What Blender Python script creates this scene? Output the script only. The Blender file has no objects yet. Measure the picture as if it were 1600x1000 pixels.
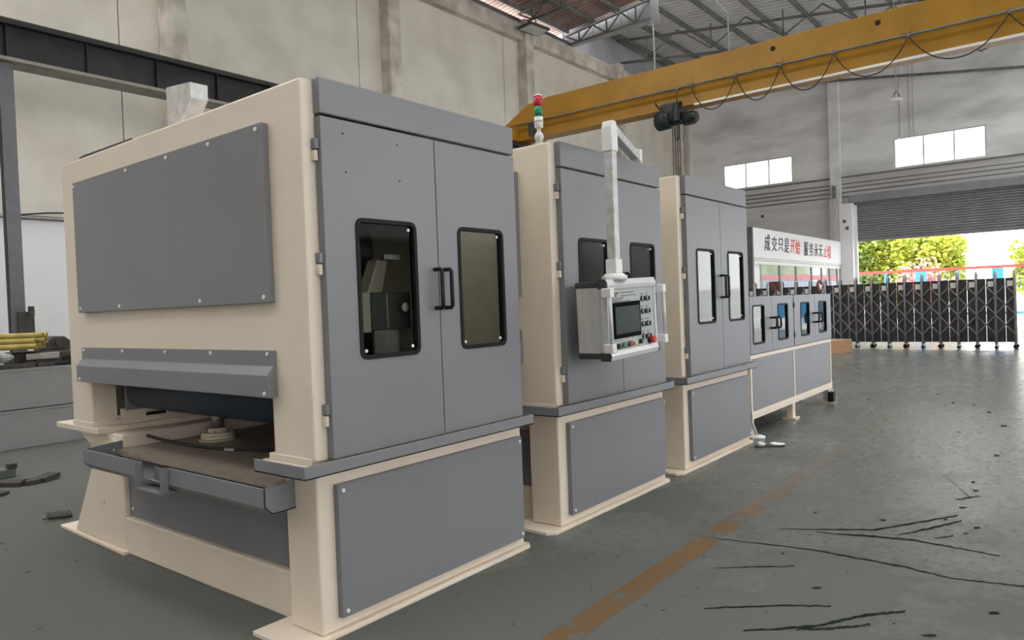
import bpy, bmesh, math, random
from mathutils import Vector, Matrix
random.seed(7)
scene = bpy.context.scene
col = scene.collection

# ------------------------------------------------------------------ camera, sky, sun, exposure
cam_d = bpy.data.cameras.new('camera'); cam = bpy.data.objects.new('camera', cam_d); col.objects.link(cam)
R0 = (0.62100627, -0.78290967, -0.03746545); R1 = (-0.03924567, 0.01668081, -0.99909035); R2 = (0.78282245, 0.62191173, -0.02036692)
cam.matrix_world = Matrix(((R0[0], -R1[0], -R2[0], 0), (R0[1], -R1[1], -R2[1], 0), (R0[2], -R1[2], -R2[2], 1.55), (0, 0, 0, 1)))
cam_d.sensor_width = 36; cam_d.lens = 1138.39 / 1600 * 36; cam_d.clip_end = 400; cam_d.clip_start = 0.05
scene.camera = cam
world = bpy.data.worlds.new('sky'); scene.world = world; world.use_nodes = True
bg = world.node_tree.nodes['Background']; bg.inputs[0].default_value = (1.0, 0.995, 0.985, 1); bg.inputs[1].default_value = 1.0
scene.view_settings.view_transform = 'Standard'; scene.view_settings.look = 'None'
scene.view_settings.gamma = 1; scene.view_settings.use_curve_mapping = False
scene.view_settings.exposure = 2.47

# ------------------------------------------------------------------ materials
MATS = {}
def mat(name, c, rough=0.5, metal=0.0, var=0.10, scale=6.0, c2=None, bump=0.0, spec=0.5, stretch=None, emit=None, coat=0.0, rvar=0.0, fac=(0.35, 0.65), detail=4.0):
    m = bpy.data.materials.new(name); m.use_nodes = True; nt = m.node_tree; b = nt.nodes['Principled BSDF']
    tc = nt.nodes.new('ShaderNodeTexCoord'); src = tc.outputs['Object']
    if stretch:
        mp = nt.nodes.new('ShaderNodeMapping'); mp.inputs['Scale'].default_value = stretch; nt.links.new(src, mp.inputs[0]); src = mp.outputs[0]
    n = nt.nodes.new('ShaderNodeTexNoise'); n.inputs['Scale'].default_value = scale; n.inputs['Detail'].default_value = detail; nt.links.new(src, n.inputs['Vector'])
    r = nt.nodes.new('ShaderNodeValToRGB'); r.color_ramp.elements[0].position = fac[0]; r.color_ramp.elements[1].position = fac[1]
    if c2 is None: c2 = tuple(min(1, v * (1 + var)) for v in c); c = tuple(v * (1 - var) for v in c)
    r.color_ramp.elements[0].color = (*c, 1); r.color_ramp.elements[1].color = (*c2, 1)
    nt.links.new(n.outputs[0], r.inputs[0]); nt.links.new(r.outputs[0], b.inputs['Base Color'])
    b.inputs['Roughness'].default_value = rough; b.inputs['Metallic'].default_value = metal
    b.inputs['Specular IOR Level'].default_value = spec
    if coat: b.inputs['Coat Weight'].default_value = coat
    if rvar:
        mr = nt.nodes.new('ShaderNodeMapRange'); mr.inputs[3].default_value = rough - rvar; mr.inputs[4].default_value = rough + rvar
        nt.links.new(n.outputs[0], mr.inputs[0]); nt.links.new(mr.outputs[0], b.inputs['Roughness'])
    if bump:
        bp = nt.nodes.new('ShaderNodeBump'); bp.inputs['Strength'].default_value = bump; bp.inputs['Distance'].default_value = 0.02
        nt.links.new(n.outputs[0], bp.inputs['Height']); nt.links.new(bp.outputs[0], b.inputs['Normal'])
    if emit: b.inputs['Emission Color'].default_value = (*emit[0], 1); b.inputs['Emission Strength'].default_value = emit[1]
    MATS[name] = m; return m
mat('cream', (0.78, 0.67, 0.555), 0.42, var=0.03, scale=3)
mat('grey', (0.205, 0.204, 0.220), 0.40, var=0.03, scale=2)
mat('inner_cream', (0.66, 0.57, 0.46), 0.55, var=0.05)
mat('black', (0.010, 0.010, 0.011), 0.5, spec=0.35)
mat('flat_black', (0.006, 0.006, 0.006), 0.9, spec=0.1)
mat('rubber', (0.010, 0.010, 0.011), 0.6, spec=0.2)
mat('steel', (0.62, 0.61, 0.59), 0.28, 1.0, scale=20)
mat('zinc', (0.50, 0.50, 0.49), 0.38, 0.7, scale=18)
mat('alu', (0.70, 0.70, 0.70), 0.38, 0.55, var=0.05, stretch=(1, 1, 0.05), scale=30)
mat('alu_light', (0.66, 0.66, 0.665), 0.35, 0.2, var=0.03)
mat('face_plate', (0.44, 0.47, 0.46), 0.5, var=0.02)
mat('screen', (0.012, 0.028, 0.024), 0.3, var=0.15, scale=3, spec=0.25)
mat('dark_plastic', (0.05, 0.05, 0.053), 0.5)
mat('white_paint', (0.80, 0.79, 0.77), 0.45, var=0.03)
mat('red', (0.60, 0.03, 0.03), 0.3)
mat('red_lens', (0.55, 0.02, 0.03), 0.15)
mat('green_lens', (0.01, 0.24, 0.09), 0.15)
mat('green_btn', (0.02, 0.20, 0.11), 0.4)
mat('maroon_btn', (0.22, 0.01, 0.04), 0.4)
mat('ivory_btn', (0.75, 0.60, 0.35), 0.4)
mat('belt', (0.012, 0.03, 0.055), 0.55, var=0.1)
mat('bed', (0.30, 0.25, 0.20), 0.4, c2=(0.38, 0.32, 0.26), scale=7)
mat('machine_dark', (0.10, 0.115, 0.105), 0.5)
mat('concrete_wall', (0.67, 0.61, 0.54), 0.85, c2=(0.78, 0.72, 0.645), scale=0.9, bump=0.08, detail=7, fac=(0.36, 0.60))
mat('concrete_trim', (0.46, 0.41, 0.355), 0.9, c2=(0.74, 0.68, 0.60), scale=2.2, bump=0.15, detail=8)
mat('white_wall', (0.88, 0.86, 0.88), 0.6, c2=(0.92, 0.90, 0.92), scale=0.8)
mat('end_wall', (0.60, 0.585, 0.59), 0.85, c2=(0.86, 0.84, 0.845), scale=0.8, stretch=(1, 0.5, 1.5), bump=0.06, detail=10, fac=(0.32, 0.56))
mat('end_wall_low', (0.56, 0.53, 0.53), 0.85, c2=(0.68, 0.655, 0.655), scale=1.0, stretch=(1, 0.25, 2.2), detail=6)
mat('roof_sheet', (0.80, 0.80, 0.80), 0.5, 0.0, c2=(0.88, 0.88, 0.875), scale=1.5)
mat('roof_red', (0.30, 0.20, 0.17), 0.6, c2=(0.44, 0.31, 0.27), scale=1.2)
mat('roof_steel', (0.15, 0.15, 0.145), 0.55, c2=(0.24, 0.235, 0.225), scale=5)
mat('cladding', (0.40, 0.41, 0.43), 0.6, c2=(0.5, 0.5, 0.52), scale=1.2)
mat('crane_yellow', (0.38, 0.18, 0.008), 0.42, c2=(0.46, 0.225, 0.012), scale=1.6, detail=6)
mat('crane_edge_lit', (0.95, 0.92, 0.85), 0.4, var=0.03)  # light on the girder's lower edge put into a near-white colour
mat('runway_black', (0.018, 0.018, 0.019), 0.45, c2=(0.032, 0.030, 0.030), scale=3, spec=0.3)
mat('rail_brown', (0.045, 0.028, 0.02), 0.6)
mat('blue_grey_steel', (0.15, 0.148, 0.165), 0.5, var=0.08)
mat('hoist_green', (0.006, 0.012, 0.011), 0.4, c2=(0.018, 0.028, 0.026), scale=8)
mat('cable', (0.02, 0.02, 0.02), 0.6)
mat('primer_grey', (0.27, 0.26, 0.27), 0.5, c2=(0.32, 0.31, 0.315), scale=2)
mat('dark_iron', (0.03, 0.028, 0.027), 0.5, c2=(0.07, 0.06, 0.055), scale=9)
mat('yellow_pipe', (0.36, 0.27, 0.06), 0.5, c2=(0.48, 0.37, 0.10), scale=6)
mat('brick_red', (0.15, 0.05, 0.04), 0.7)
mat('gate_metal', (0.24, 0.225, 0.23), 0.38, 0.2, c2=(0.32, 0.30, 0.31), scale=8)
mat('gate_panel', (0.022, 0.021, 0.025), 0.35, c2=(0.045, 0.042, 0.046), scale=3)
mat('reflector', (0.75, 0.72, 0.68), 0.5)
mat('shutter', (0.24, 0.24, 0.265), 0.5, c2=(0.29, 0.29, 0.315), scale=1.5)
mat('timber', (0.32, 0.17, 0.09), 0.7, c2=(0.42, 0.24, 0.14), scale=5, stretch=(1, 1, 6))
mat('leaf', (0.33, 0.42, 0.04), 0.6, c2=(0.60, 0.62, 0.10), scale=1.8)
mat('leaf_dark', (0.16, 0.25, 0.04), 0.6, c2=(0.38, 0.46, 0.09), scale=1.8)
mat('bark', (0.13, 0.09, 0.06), 0.8)
mat('flower', (0.75, 0.35, 0.33), 0.6)
mat('fence_blue', (0.08, 0.36, 0.72), 0.45)
mat('fence_red', (0.75, 0.10, 0.08), 0.45)
mat('yard', (0.62, 0.61, 0.60), 0.8, c2=(0.72, 0.71, 0.70), scale=0.6)
mat('yard_wall', (0.85, 0.85, 0.85), 0.8, var=0.02)
mat('sign_white', (0.80, 0.78, 0.79), 0.5, var=0.02)
mat('ink', (0.015, 0.015, 0.018), 0.6)
mat('ink_red', (0.72, 0.06, 0.03), 0.6)
mat('booth_dark', (0.10, 0.095, 0.095), 0.5)
mat('booth_pane', (0.42, 0.50, 0.46), 0.08, c2=(0.62, 0.68, 0.64), scale=1.1)  # reflection of the bright outside put into the pale green base
mat('pink_reflection', (0.75, 0.22, 0.25), 0.5)  # fence reflection on the booth glass, painted as a flat band
mat('blue_reflection', (0.48, 0.52, 0.68), 0.5)  # bluish part of the same painted reflection
mat('galv', (0.46, 0.455, 0.45), 0.4, 0.15, c2=(0.64, 0.635, 0.63), scale=14)
mat('gouge', (0.003, 0.005, 0.004), 0.7, c2=(0.016, 0.022, 0.017), scale=14, spec=0.1)
mat('flange_lit', (0.30, 0.27, 0.23), 0.7)  # paler than the beam: light caught by the underside, put into colour
mat('lamp_white', (0.8, 0.8, 0.78), 0.4)
mat('plastic_film', (0.30, 0.29, 0.28), 0.2, c2=(0.5, 0.5, 0.5), scale=14)

def glass(name, tint, ior=1.45):
    m = bpy.data.materials.new(name); m.use_nodes = True; nt = m.node_tree; nt.nodes.clear()
    o = nt.nodes.new('ShaderNodeOutputMaterial'); t = nt.nodes.new('ShaderNodeBsdfTransparent'); t.inputs[0].default_value = (*tint, 1)
    g = nt.nodes.new('ShaderNodeBsdfGlossy'); g.inputs['Roughness'].default_value = 0.04; g.inputs[0].default_value = (0.9, 0.95, 0.93, 1)
    fr = nt.nodes.new('ShaderNodeFresnel'); fr.inputs[0].default_value = ior
    mx = nt.nodes.new('ShaderNodeMixShader'); nt.links.new(fr.outputs[0], mx.inputs[0]); nt.links.new(t.outputs[0], mx.inputs[1]); nt.links.new(g.outputs[0], mx.inputs[2]); nt.links.new(mx.outputs[0], o.inputs[0])
    MATS[name] = m
glass('smoked_glass', (0.80, 0.82, 0.79), 1.09); glass('clear_glass', (0.9, 0.92, 0.92), 1.5)

def floor_material():
    m = bpy.data.materials.new('floor_paint'); m.use_nodes = True; nt = m.node_tree; b = nt.nodes['Principled BSDF']; L = nt.links
    tc = nt.nodes.new('ShaderNodeTexCoord')
    def noise(s, d=6, st=(1, 1, 1), rough=0.6, off=(0, 0, 0)):
        mp = nt.nodes.new('ShaderNodeMapping'); mp.inputs['Scale'].default_value = st; mp.inputs['Location'].default_value = off; L.new(tc.outputs['Object'], mp.inputs[0])
        n = nt.nodes.new('ShaderNodeTexNoise'); n.inputs['Scale'].default_value = s; n.inputs['Detail'].default_value = d; n.inputs['Roughness'].default_value = rough; L.new(mp.outputs[0], n.inputs['Vector']); return n.outputs[0]
    def ramp(i, a, c):
        r = nt.nodes.new('ShaderNodeValToRGB'); r.color_ramp.elements[0].position = a; r.color_ramp.elements[1].position = c; L.new(i, r.inputs[0]); return r
    def mix(f, a, c, mode='MIX'):
        x = nt.nodes.new('ShaderNodeMix'); x.data_type = 'RGBA'; x.blend_type = mode
        if isinstance(f, float): x.inputs[0].default_value = f
        else: L.new(f, x.inputs[0])
        for k, v in ((6, a), (7, c)):
            if isinstance(v, tuple): x.inputs[k].default_value = (*v, 1)
            else: L.new(v, x.inputs[k])
        return x.outputs[2]
    big = noise(0.55, 8); mid = noise(2.3, 9, (1, 1.6, 1), 0.7); fine = noise(26, 6, (1, 1, 1), 0.7, (3, 1, 0)); spots = noise(7, 8, (1, 1.5, 1), 0.75, (9, 4, 0))
    smear = noise(1.1, 9, (2.2, 0.6, 1), 0.72, (5, 2, 0)); grit = noise(60, 4, (1, 1, 1), 0.8, (1, 7, 0))
    green = mix(ramp(mid, 0.35, 0.65).outputs[0], (0.009, 0.024, 0.013), (0.021, 0.043, 0.025))
    green = mix(ramp(smear, 0.50, 0.62).outputs[0], green, (0.050, 0.068, 0.049))
    worn = mix(ramp(fine, 0.35, 0.65).outputs[0], (0.030, 0.030, 0.028), (0.150, 0.143, 0.132))
    worn = mix(ramp(smear, 0.52, 0.40).outputs[0], worn, (0.018, 0.019, 0.017))
    # worn grey towards the gate side of the hall, mostly green paint by the machines
    sp = nt.nodes.new('ShaderNodeSeparateXYZ'); L.new(tc.outputs['Object'], sp.inputs[0])
    mr = nt.nodes.new('ShaderNodeMapRange'); mr.inputs[1].default_value = 3.0; mr.inputs[2].default_value = 8.0; mr.inputs[3].default_value = -0.13; mr.inputs[4].default_value = 0.20; L.new(sp.outputs[0], mr.inputs[0])
    my = nt.nodes.new('ShaderNodeMapRange'); my.inputs[1].default_value = 2.0; my.inputs[2].default_value = 0.3; my.inputs[3].default_value = 0.0; my.inputs[4].default_value = 0.10; L.new(sp.outputs[1], my.inputs[0])
    a1 = nt.nodes.new('ShaderNodeMath'); a1.operation = 'ADD'; L.new(my.outputs[0], a1.inputs[0]); L.new(mr.outputs[0], a1.inputs[1])
    ad = nt.nodes.new('ShaderNodeMath'); ad.operation = 'ADD'; L.new(big, ad.inputs[0]); L.new(a1.outputs[0], ad.inputs[1])
    base = mix(ramp(ad.outputs[0], 0.47, 0.68).outputs[0], green, worn)
    base = mix(ramp(spots, 0.62, 0.68).outputs[0], base, (0.016, 0.016, 0.014))
    base = mix(ramp(spots, 0.36, 0.30).outputs[0], base, (0.13, 0.13, 0.12))
    L.new(base, b.inputs['Base Color'])
    wm = ramp(ad.outputs[0], 0.47, 0.68).outputs[0]
    rr = nt.nodes.new('ShaderNodeMapRange'); rr.inputs[3].default_value = 0.45; rr.inputs[4].default_value = 0.26; L.new(wm, rr.inputs[0])
    r2 = nt.nodes.new('ShaderNodeMath'); r2.operation = 'MULTIPLY_ADD'; L.new(mid, r2.inputs[0]); r2.inputs[1].default_value = 0.20; L.new(rr.outputs[0], r2.inputs[2])
    r3 = nt.nodes.new('ShaderNodeMath'); r3.operation = 'SUBTRACT'; L.new(r2.outputs[0], r3.inputs[0]); r3.inputs[1].default_value = 0.10; L.new(r3.outputs[0], b.inputs['Roughness'])
    sl = nt.nodes.new('ShaderNodeMapRange'); sl.inputs[3].default_value = 0.0; sl.inputs[4].default_value = 0.85; pm = nt.nodes.new('ShaderNodeMath'); pm.operation = 'MULTIPLY'; L.new(wm, pm.inputs[0]); L.new(ramp(noise(14, 8, (1, 1, 1), 0.8, (2, 6, 0)), 0.38, 0.62).outputs[0], pm.inputs[1]); L.new(pm.outputs[0], sl.inputs[0]); L.new(sl.outputs[0], b.inputs['Specular IOR Level'])
    bp = nt.nodes.new('ShaderNodeBump'); bp.inputs['Strength'].default_value = 0.20; bp.inputs['Distance'].default_value = 0.008
    hs = nt.nodes.new('ShaderNodeMath'); hs.operation = 'ADD'; L.new(spots, hs.inputs[0]); hs.inputs[1].default_value = 0.0; L.new(hs.outputs[0], bp.inputs['Height']); L.new(bp.outputs[0], b.inputs['Normal'])
    MATS['floor_paint'] = m
    # worn orange-brown lane line
    m2 = m.copy(); m2.name = 'lane_paint'; MATS['lane_paint'] = m2; nt2 = m2.node_tree; b2 = nt2.nodes['Principled BSDF']
    link = b2.inputs['Base Color'].links[0]; src = link.from_socket; nt2.links.remove(link)
    x = nt2.nodes.new('ShaderNodeMix'); x.data_type = 'RGBA'; x.inputs[7].default_value = (0.17, 0.10, 0.05, 1); nt2.links.new(src, x.inputs[6])
    tc2 = nt2.nodes.new('ShaderNodeTexCoord'); s2 = nt2.nodes.new('ShaderNodeSeparateXYZ'); nt2.links.new(tc2.outputs['Object'], s2.inputs[0])
    mr2 = nt2.nodes.new('ShaderNodeMapRange'); mr2.inputs[1].default_value = 4.2; mr2.inputs[2].default_value = 8.0; mr2.inputs[3].default_value = 0.9; mr2.inputs[4].default_value = 0.15; nt2.links.new(s2.outputs[0], mr2.inputs[0])
    nn = nt2.nodes.new('ShaderNodeTexNoise'); nn.inputs['Scale'].default_value = 5; nn.inputs['Detail'].default_value = 9; nt2.links.new(tc2.outputs['Object'], nn.inputs['Vector'])
    rp = nt2.nodes.new('ShaderNodeValToRGB'); rp.color_ramp.elements[0].position = 0.36; rp.color_ramp.elements[1].position = 0.48; nt2.links.new(nn.outputs[0], rp.inputs[0])
    mm = nt2.nodes.new('ShaderNodeMath'); mm.operation = 'MULTIPLY'; nt2.links.new(mr2.outputs[0], mm.inputs[0]); nt2.links.new(rp.outputs[0], mm.inputs[1]); nt2.links.new(mm.outputs[0], x.inputs[0]); nt2.links.new(x.outputs[2], b2.inputs['Base Color'])
floor_material()

# ------------------------------------------------------------------ mesh helpers (all shapes are given in world metres)
class MB:
    def __init__(s): s.v = []; s.f = []; s.sm = set()
    def quadbox(s, p):                      # eight corners, bottom ring then top ring
        n = len(s.v); s.v += [tuple(q) for q in p]
        s.f += [tuple(n + i for i in q) for q in ((3, 2, 1, 0), (4, 5, 6, 7), (0, 1, 5, 4), (1, 2, 6, 5), (2, 3, 7, 6), (3, 0, 4, 7))]; return s
    def box(s, x0, x1, y0, y1, z0, z1):
        return s.quadbox(((x0, y0, z0), (x1, y0, z0), (x1, y1, z0), (x0, y1, z0), (x0, y0, z1), (x1, y0, z1), (x1, y1, z1), (x0, y1, z1)))
    def prism(s, pts, axis, a, b):          # polygon in the plane across an axis, extruded from a to b
        def P(p, t):
            return (t, p[0], p[1]) if axis == 'x' else (p[0], t, p[1]) if axis == 'y' else (p[0], p[1], t)
        n = len(s.v); k = len(pts); s.v += [P(p, a) for p in pts] + [P(p, b) for p in pts]
        s.f.append(tuple(n + i for i in reversed(range(k)))); s.f.append(tuple(n + k + i for i in range(k)))
        s.f += [(n + i, n + (i + 1) % k, n + k + (i + 1) % k, n + k + i) for i in range(k)]; return s
    def tube(s, pts, r, n=10, cap=True, rs=None):
        pts = [Vector(p) for p in pts]; base = len(s.v); up = Vector((0.013, 0.029, 1))
        prev = None
        for i, p in enumerate(pts):
            d = (pts[min(i + 1, len(pts) - 1)] - pts[max(i - 1, 0)]).normalized()
            if prev is None:
                a = d.cross(up if abs(d.z) < 0.9 else Vector((1, 0.02, 0))).normalized()
            else: a = (prev - d * prev.dot(d)).normalized()
            prev = a; b = d.cross(a); rr = rs[i] if rs else r
            for k in range(n):
                t = 2 * math.pi * k / n; s.v.append(tuple(p + a * (rr * math.cos(t)) + b * (rr * math.sin(t))))
        for i in range(len(pts) - 1):
            for k in range(n):
                q = base + i * n; s.sm.add(len(s.f)); s.f.append((q + k, q + (k + 1) % n, q + n + (k + 1) % n, q + n + k))
        if cap:
            s.f.append(tuple(base + k for k in reversed(range(n)))); q = base + (len(pts) - 1) * n; s.f.append(tuple(q + k for k in range(n)))
        return s
    def cyl(s, p0, p1, r, n=20): return s.tube((p0, p1), r, n)
    def build(s, name, m, parent=None, bevel=0.0, seg=2, org=None):
        me = bpy.data.meshes.new(name)
        root = parent
        while root is not None and root.parent is not None: root = root.parent
        o = bpy.data.objects.new(name, me); col.objects.link(o)
        off = Vector(root.location) if root is not None else Vector(org if org else (0, 0, 0))
        me.from_pydata([tuple(Vector(v) - off) for v in s.v], [], s.f); me.update()
        bm = bmesh.new(); bm.from_mesh(me); bmesh.ops.recalc_face_normals(bm, faces=bm.faces); bm.to_mesh(me); bm.free()
        for i in s.sm: me.polygons[i].use_smooth = True
        me.materials.append(MATS[m])
        if parent is not None: o.parent = parent
        elif org: o.location = org
        if bevel:
            bv = o.modifiers.new('edge', 'BEVEL'); bv.width = bevel; bv.segments = seg; bv.limit_method = 'ANGLE'; bv.angle_limit = math.radians(40); bv.use_clamp_overlap = True
        return o
def B(*a): return MB().box(*a)
def tag(o, label=None, cat=None, group=None, kind=None):
    if label: o['label'] = label
    if cat: o['category'] = cat
    if group: o['group'] = group
    if kind: o['kind'] = kind
    return o
def thing(name, loc, label, cat, group=None):
    o = bpy.data.objects.new(name, None); col.objects.link(o); o.location = loc; o.empty_display_size = 0.2
    return tag(o, label, cat, group)
def struct(o): o['kind'] = 'structure'; return o
def share(src, name, dloc, parent):          # another piece of the same mesh
    o = bpy.data.objects.new(name, src.data); col.objects.link(o); o.parent = parent; o.location = dloc
    for md in src.modifiers:
        n = o.modifiers.new(md.name, md.type)
        if md.type == 'BEVEL': n.width = md.width; n.segments = md.segments; n.limit_method = 'ANGLE'; n.angle_limit = md.angle_limit
    return o
def rounded(x0, x1, z0, z1, r, k=5):
    pts = []
    for cx, cz, a in ((x1 - r, z1 - r, 0), (x0 + r, z1 - r, 90), (x0 + r, z0 + r, 180), (x1 - r, z0 + r, 270)):
        for i in range(k): t = math.radians(a + 90 * i / (k - 1)); pts.append((cx + r * math.cos(t), cz + r * math.sin(t)))
    return pts
def door_mesh(X0, X1, Z0, Z1, hole, y0, y1, r=0.035, k=5):
    """door leaf across Y with a round-cornered window opening"""
    m = MB(); inner = rounded(*hole, r, k); N = len(inner); corners = [(X1, Z1), (X0, Z1), (X0, Z0), (X1, Z0)]
    for y in (y0, y1): m.v += [(p[0], y, p[1]) for p in inner] + [(c[0], y, c[1]) for c in corners]
    S = N + 4
    for side in (0, 1):
        o = side * S
        for c in range(4):
            for i in range(k - 1): m.f.append((o + c * k + i, o + c * k + i + 1, o + N + c))
            m.f.append((o + c * k + k - 1, o + ((c + 1) * k) % N, o + N + (c + 1) % 4, o + N + c))
    for i in range(N): m.f.append((i, (i + 1) % N, S + (i + 1) % N, S + i))
    for c in range(4): m.f.append((N + c, N + (c + 1) % 4, S + N + (c + 1) % 4, S + N + c))
    return m
def ring_mesh(hole, w, y0, y1, r=0.035, k=5):
    a = rounded(hole[0] - w * .5, hole[1] + w * .5, hole[2] - w * .5, hole[3] + w * .5, r + w * .5, k); b = rounded(hole[0] + w, hole[1] - w, hole[2] + w, hole[3] - w, max(0.005, r - w), k); N = len(a); m = MB()
    for y, L in ((y0, a), (y0, b), (y1, b), (y1, a)): m.v += [(p[0], y, p[1]) for p in L]
    for q in range(4):
        for i in range(N): m.f.append((q * N + i, q * N + (i + 1) % N, ((q + 1) % 4) * N + (i + 1) % N, ((q + 1) % 4) * N + i))
    return m
def screws(parent, pts, axis, r=0.009, h=0.006, m='white_paint'):
    d = {'x': Vector((-h, 0, 0)), 'y': Vector((0, -h, 0)), 'z': Vector((0, 0, h))}[axis]
    root = parent
    while root.parent is not None: root = root.parent
    first = None
    for p in pts:
        p = Vector(p)
        if first is None:
            mm = MB().tube((p + d * -0.3, p + d), r, 8); first = mm.build('screw', m, parent); base = p
        else: share(first, 'screw', p - base, parent)

# ------------------------------------------------------------------ the hall
WX, WY = 33.2, 15.5
fl = struct(B(-14, WX + 0.1, -16, WY + 0.2, -0.2, 0).build('floor', 'floor_paint'))
fl['label'] = 'worn green painted concrete floor of the factory hall'
ln = B(2.0, 14.7, 1.87, 2.02, -0.002, 0.0012).build('lane_line', 'lane_paint', fl); ln['label'] = 'worn orange-brown painted lane line'
GOUGES = {'A': [[4.84, 1.648, 4.825, 1.643], [5.149, 1.139, 5.078, 1.124], [5.448, 0.944, 5.371, 0.931], [5.757, 0.738, 5.711, 0.732]], 'B': [[4.894, 1.421, 4.871, 1.415], [5.016, 1.111, 4.948, 1.096], [5.061, 0.864, 5.001, 0.854], [5.032, 0.679, 4.989, 0.673], [4.989, 0.434, 4.968, 0.433]], 'B2': [[5.101, 0.981, 5.07, 0.976], [5.367, 0.849, 5.284, 0.836], [5.641, 0.7, 5.587, 0.693]], 'C': [[4.423, 1.99, 4.409, 1.984], [4.553, 1.342, 4.52, 1.332], [4.55, 1.133, 4.499, 1.121], [4.525, 0.818, 4.489, 0.812], [4.474, 0.62, 4.445, 0.616], [4.524, 0.397, 4.496, 0.395], [4.548, 0.294, 4.514, 0.292]], 'D': [[3.945, 1.712, 3.929, 1.705], [4.089, 1.536, 4.055, 1.524], [4.214, 1.353, 4.191, 1.346]], 'E': [[3.399, 1.541, 3.379, 1.532], [3.614, 1.292, 3.575, 1.278], [3.763, 1.036, 3.741, 1.03]], 'F': [[3.266, 1.289, 3.244, 1.281], [3.513, 1.032, 3.458, 1.017], [3.749, 0.89, 3.681, 0.875], [3.901, 0.729, 3.865, 0.722]], 'G': [[3.416, 1.093, 3.385, 1.083], [3.547, 0.941, 3.5, 0.929], [3.653, 0.832, 3.621, 0.825]], 'H': [[6.175, 0.798, 6.132, 0.793], [6.309, 0.734, 6.22, 0.724], [6.38, 0.67, 6.346, 0.666]], 'I': [[6.976, 0.989, 6.948, 0.985], [6.324, 0.735, 6.29, 0.731]], 'K': [[5.145, 0.784, 5.114, 0.78], [5.269, 0.701, 5.222, 0.695]]}
for L in GOUGES.values():
    m = MB(); pts = []
    for a, b in zip(L, L[1:]):
        for i in range(12):
            t = i / 12; q = [a[k] + (b[k] - a[k]) * t for k in range(4)]; j = random.uniform(-0.008, 0.008); w_ = random.uniform(0.35, 0.75); mx_, my_ = (q[0] + q[2]) / 2 + j, (q[1] + q[3]) / 2; pts.append([mx_ + (q[0] - q[2]) * w_ / 2, my_ + (q[1] - q[3]) * w_ / 2, mx_ - (q[0] - q[2]) * w_ / 2, my_ - (q[1] - q[3]) * w_ / 2])
    pts.append(L[-1]); n = len(pts)
    m.v = [(p[0], p[1], 0.0015) for p in pts] + [(p[2], p[3], 0.0015) for p in pts]
    m.f = [(i, i + 1, n + i + 1, n + i) for i in range(n - 1)]
    m.build('floor_gouge', 'gouge', fl)
PITS = [[6.784, 0.758, 0.014, -0.026, 0.05, 0.005], [6.509, 0.71, 0.02, -0.035, 0.055, 0.006], [5.959, 0.732, 0.021, -0.035, 0.039, 0.005], [5.496, 0.597, 0.02, -0.032, 0.046, 0.004], [5.369, 1.125, 0.017, -0.028, 0.04, 0.008], [5.589, 0.786, 0.011, -0.018, 0.042, 0.006], [11.446, 1.484, 0.015, -0.038, 0.114, 0.015], [10.717, 1.009, 0.02, -0.046, 0.098, 0.009], [9.709, 0.777, 0.029, -0.06, 0.12, 0.009], [9.1, 1.134, 0.017, -0.034, 0.054, 0.007], [7.971, 0.697, 0.024, -0.045, 0.067, 0.006], [11.387, 2.528, 0.017, -0.041, 0.091, 0.02], [3.95, 1.155, 0.023, -0.036, 0.031, 0.009], [3.706, 0.741, 0.005, -0.009, 0.016, 0.003], [5.322, 1.551, 0.014, -0.023, 0.042, 0.012], [12.293, 1.789, 0.013, -0.035, 0.1, 0.014], [11.32, 1.227, 0.013, -0.031, 0.083, 0.008], [3.661, 0.59, 0.033, -0.05, 0.03, 0.005], [4.082, 0.383, 0.028, -0.042, 0.036, 0.003], [5.334, 0.64, 0.016, -0.025, 0.025, 0.003]]
for cx, cy, ax, ay, bx, by in PITS:
    ax, ay, bx, by = (v * 0.62 for v in (ax, ay, bx, by))
    m = MB(); n = 12
    for i in range(n):
        t = 2 * math.pi * i / n; w = random.uniform(0.7, 1.15); m.v.append((cx + w * (ax * math.cos(t) + bx * math.sin(t)), cy + w * (ay * math.cos(t) + by * math.sin(t)), 0.0015))
    m.f = [tuple(range(n))]; m.build('floor_pit', 'gouge', fl)

# left wall: precast panels between columns, ring beam above
wl = struct(B(-14, WX + 0.3, WY + 0.04, WY + 0.3, 0, 11.25).build('wall_left', 'concrete_trim')); wl['label'] = 'long left wall of cast concrete panels'
colx = [1.63, 7.73, 14.03, 20.36, 26.7, 32.3]; cw = 0.43
for a, b in zip([-10.0] + colx, colx):
    s = b - 0.82
    B(a + (cw if a > -9 else 0), s - 0.012, WY - 0.02, WY + 0.05, 3.56, 10.75).build('wall_panel', 'concrete_wall', wl, 0.006)
    B(s + 0.012, b, WY - 0.02, WY + 0.05, 3.56, 10.75).build('wall_panel', 'concrete_wall', wl, 0.006)
    B(a + (cw if a > -9 else 0), b, WY - 0.02, WY + 0.05, 0, 3.54).build('white_panel', 'white_wall', wl, 0.006)
    B(a + cw, b, WY - 0.28, WY + 0.06, 10.7, 11.25).build('ring_beam', 'concrete_trim', wl, 0.02)
for x in colx: B(x, x + cw, WY - 0.4, WY + 0.1, 0, 11.42).build('wall_column', 'concrete_trim', wl, 0.02)
MB().tube([(-5, WY - 0.06, 3.5), (1.6, WY - 0.06, 3.5)], 0.025, 8).build('conduit', 'zinc', wl)
MB().tube([(2.1, WY - 0.06, 3.5), (7.7, WY - 0.06, 3.5)], 0.025, 8).build('conduit', 'roof_steel', wl)
MB().tube([(4.9, WY - 0.06, 3.55), (5.4, WY - 0.07, 3.62), (5.9, WY - 0.07, 3.66), (6.6, WY - 0.06, 3.58)], 0.015, 6).build('loose_wire', 'cable', wl)

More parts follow.
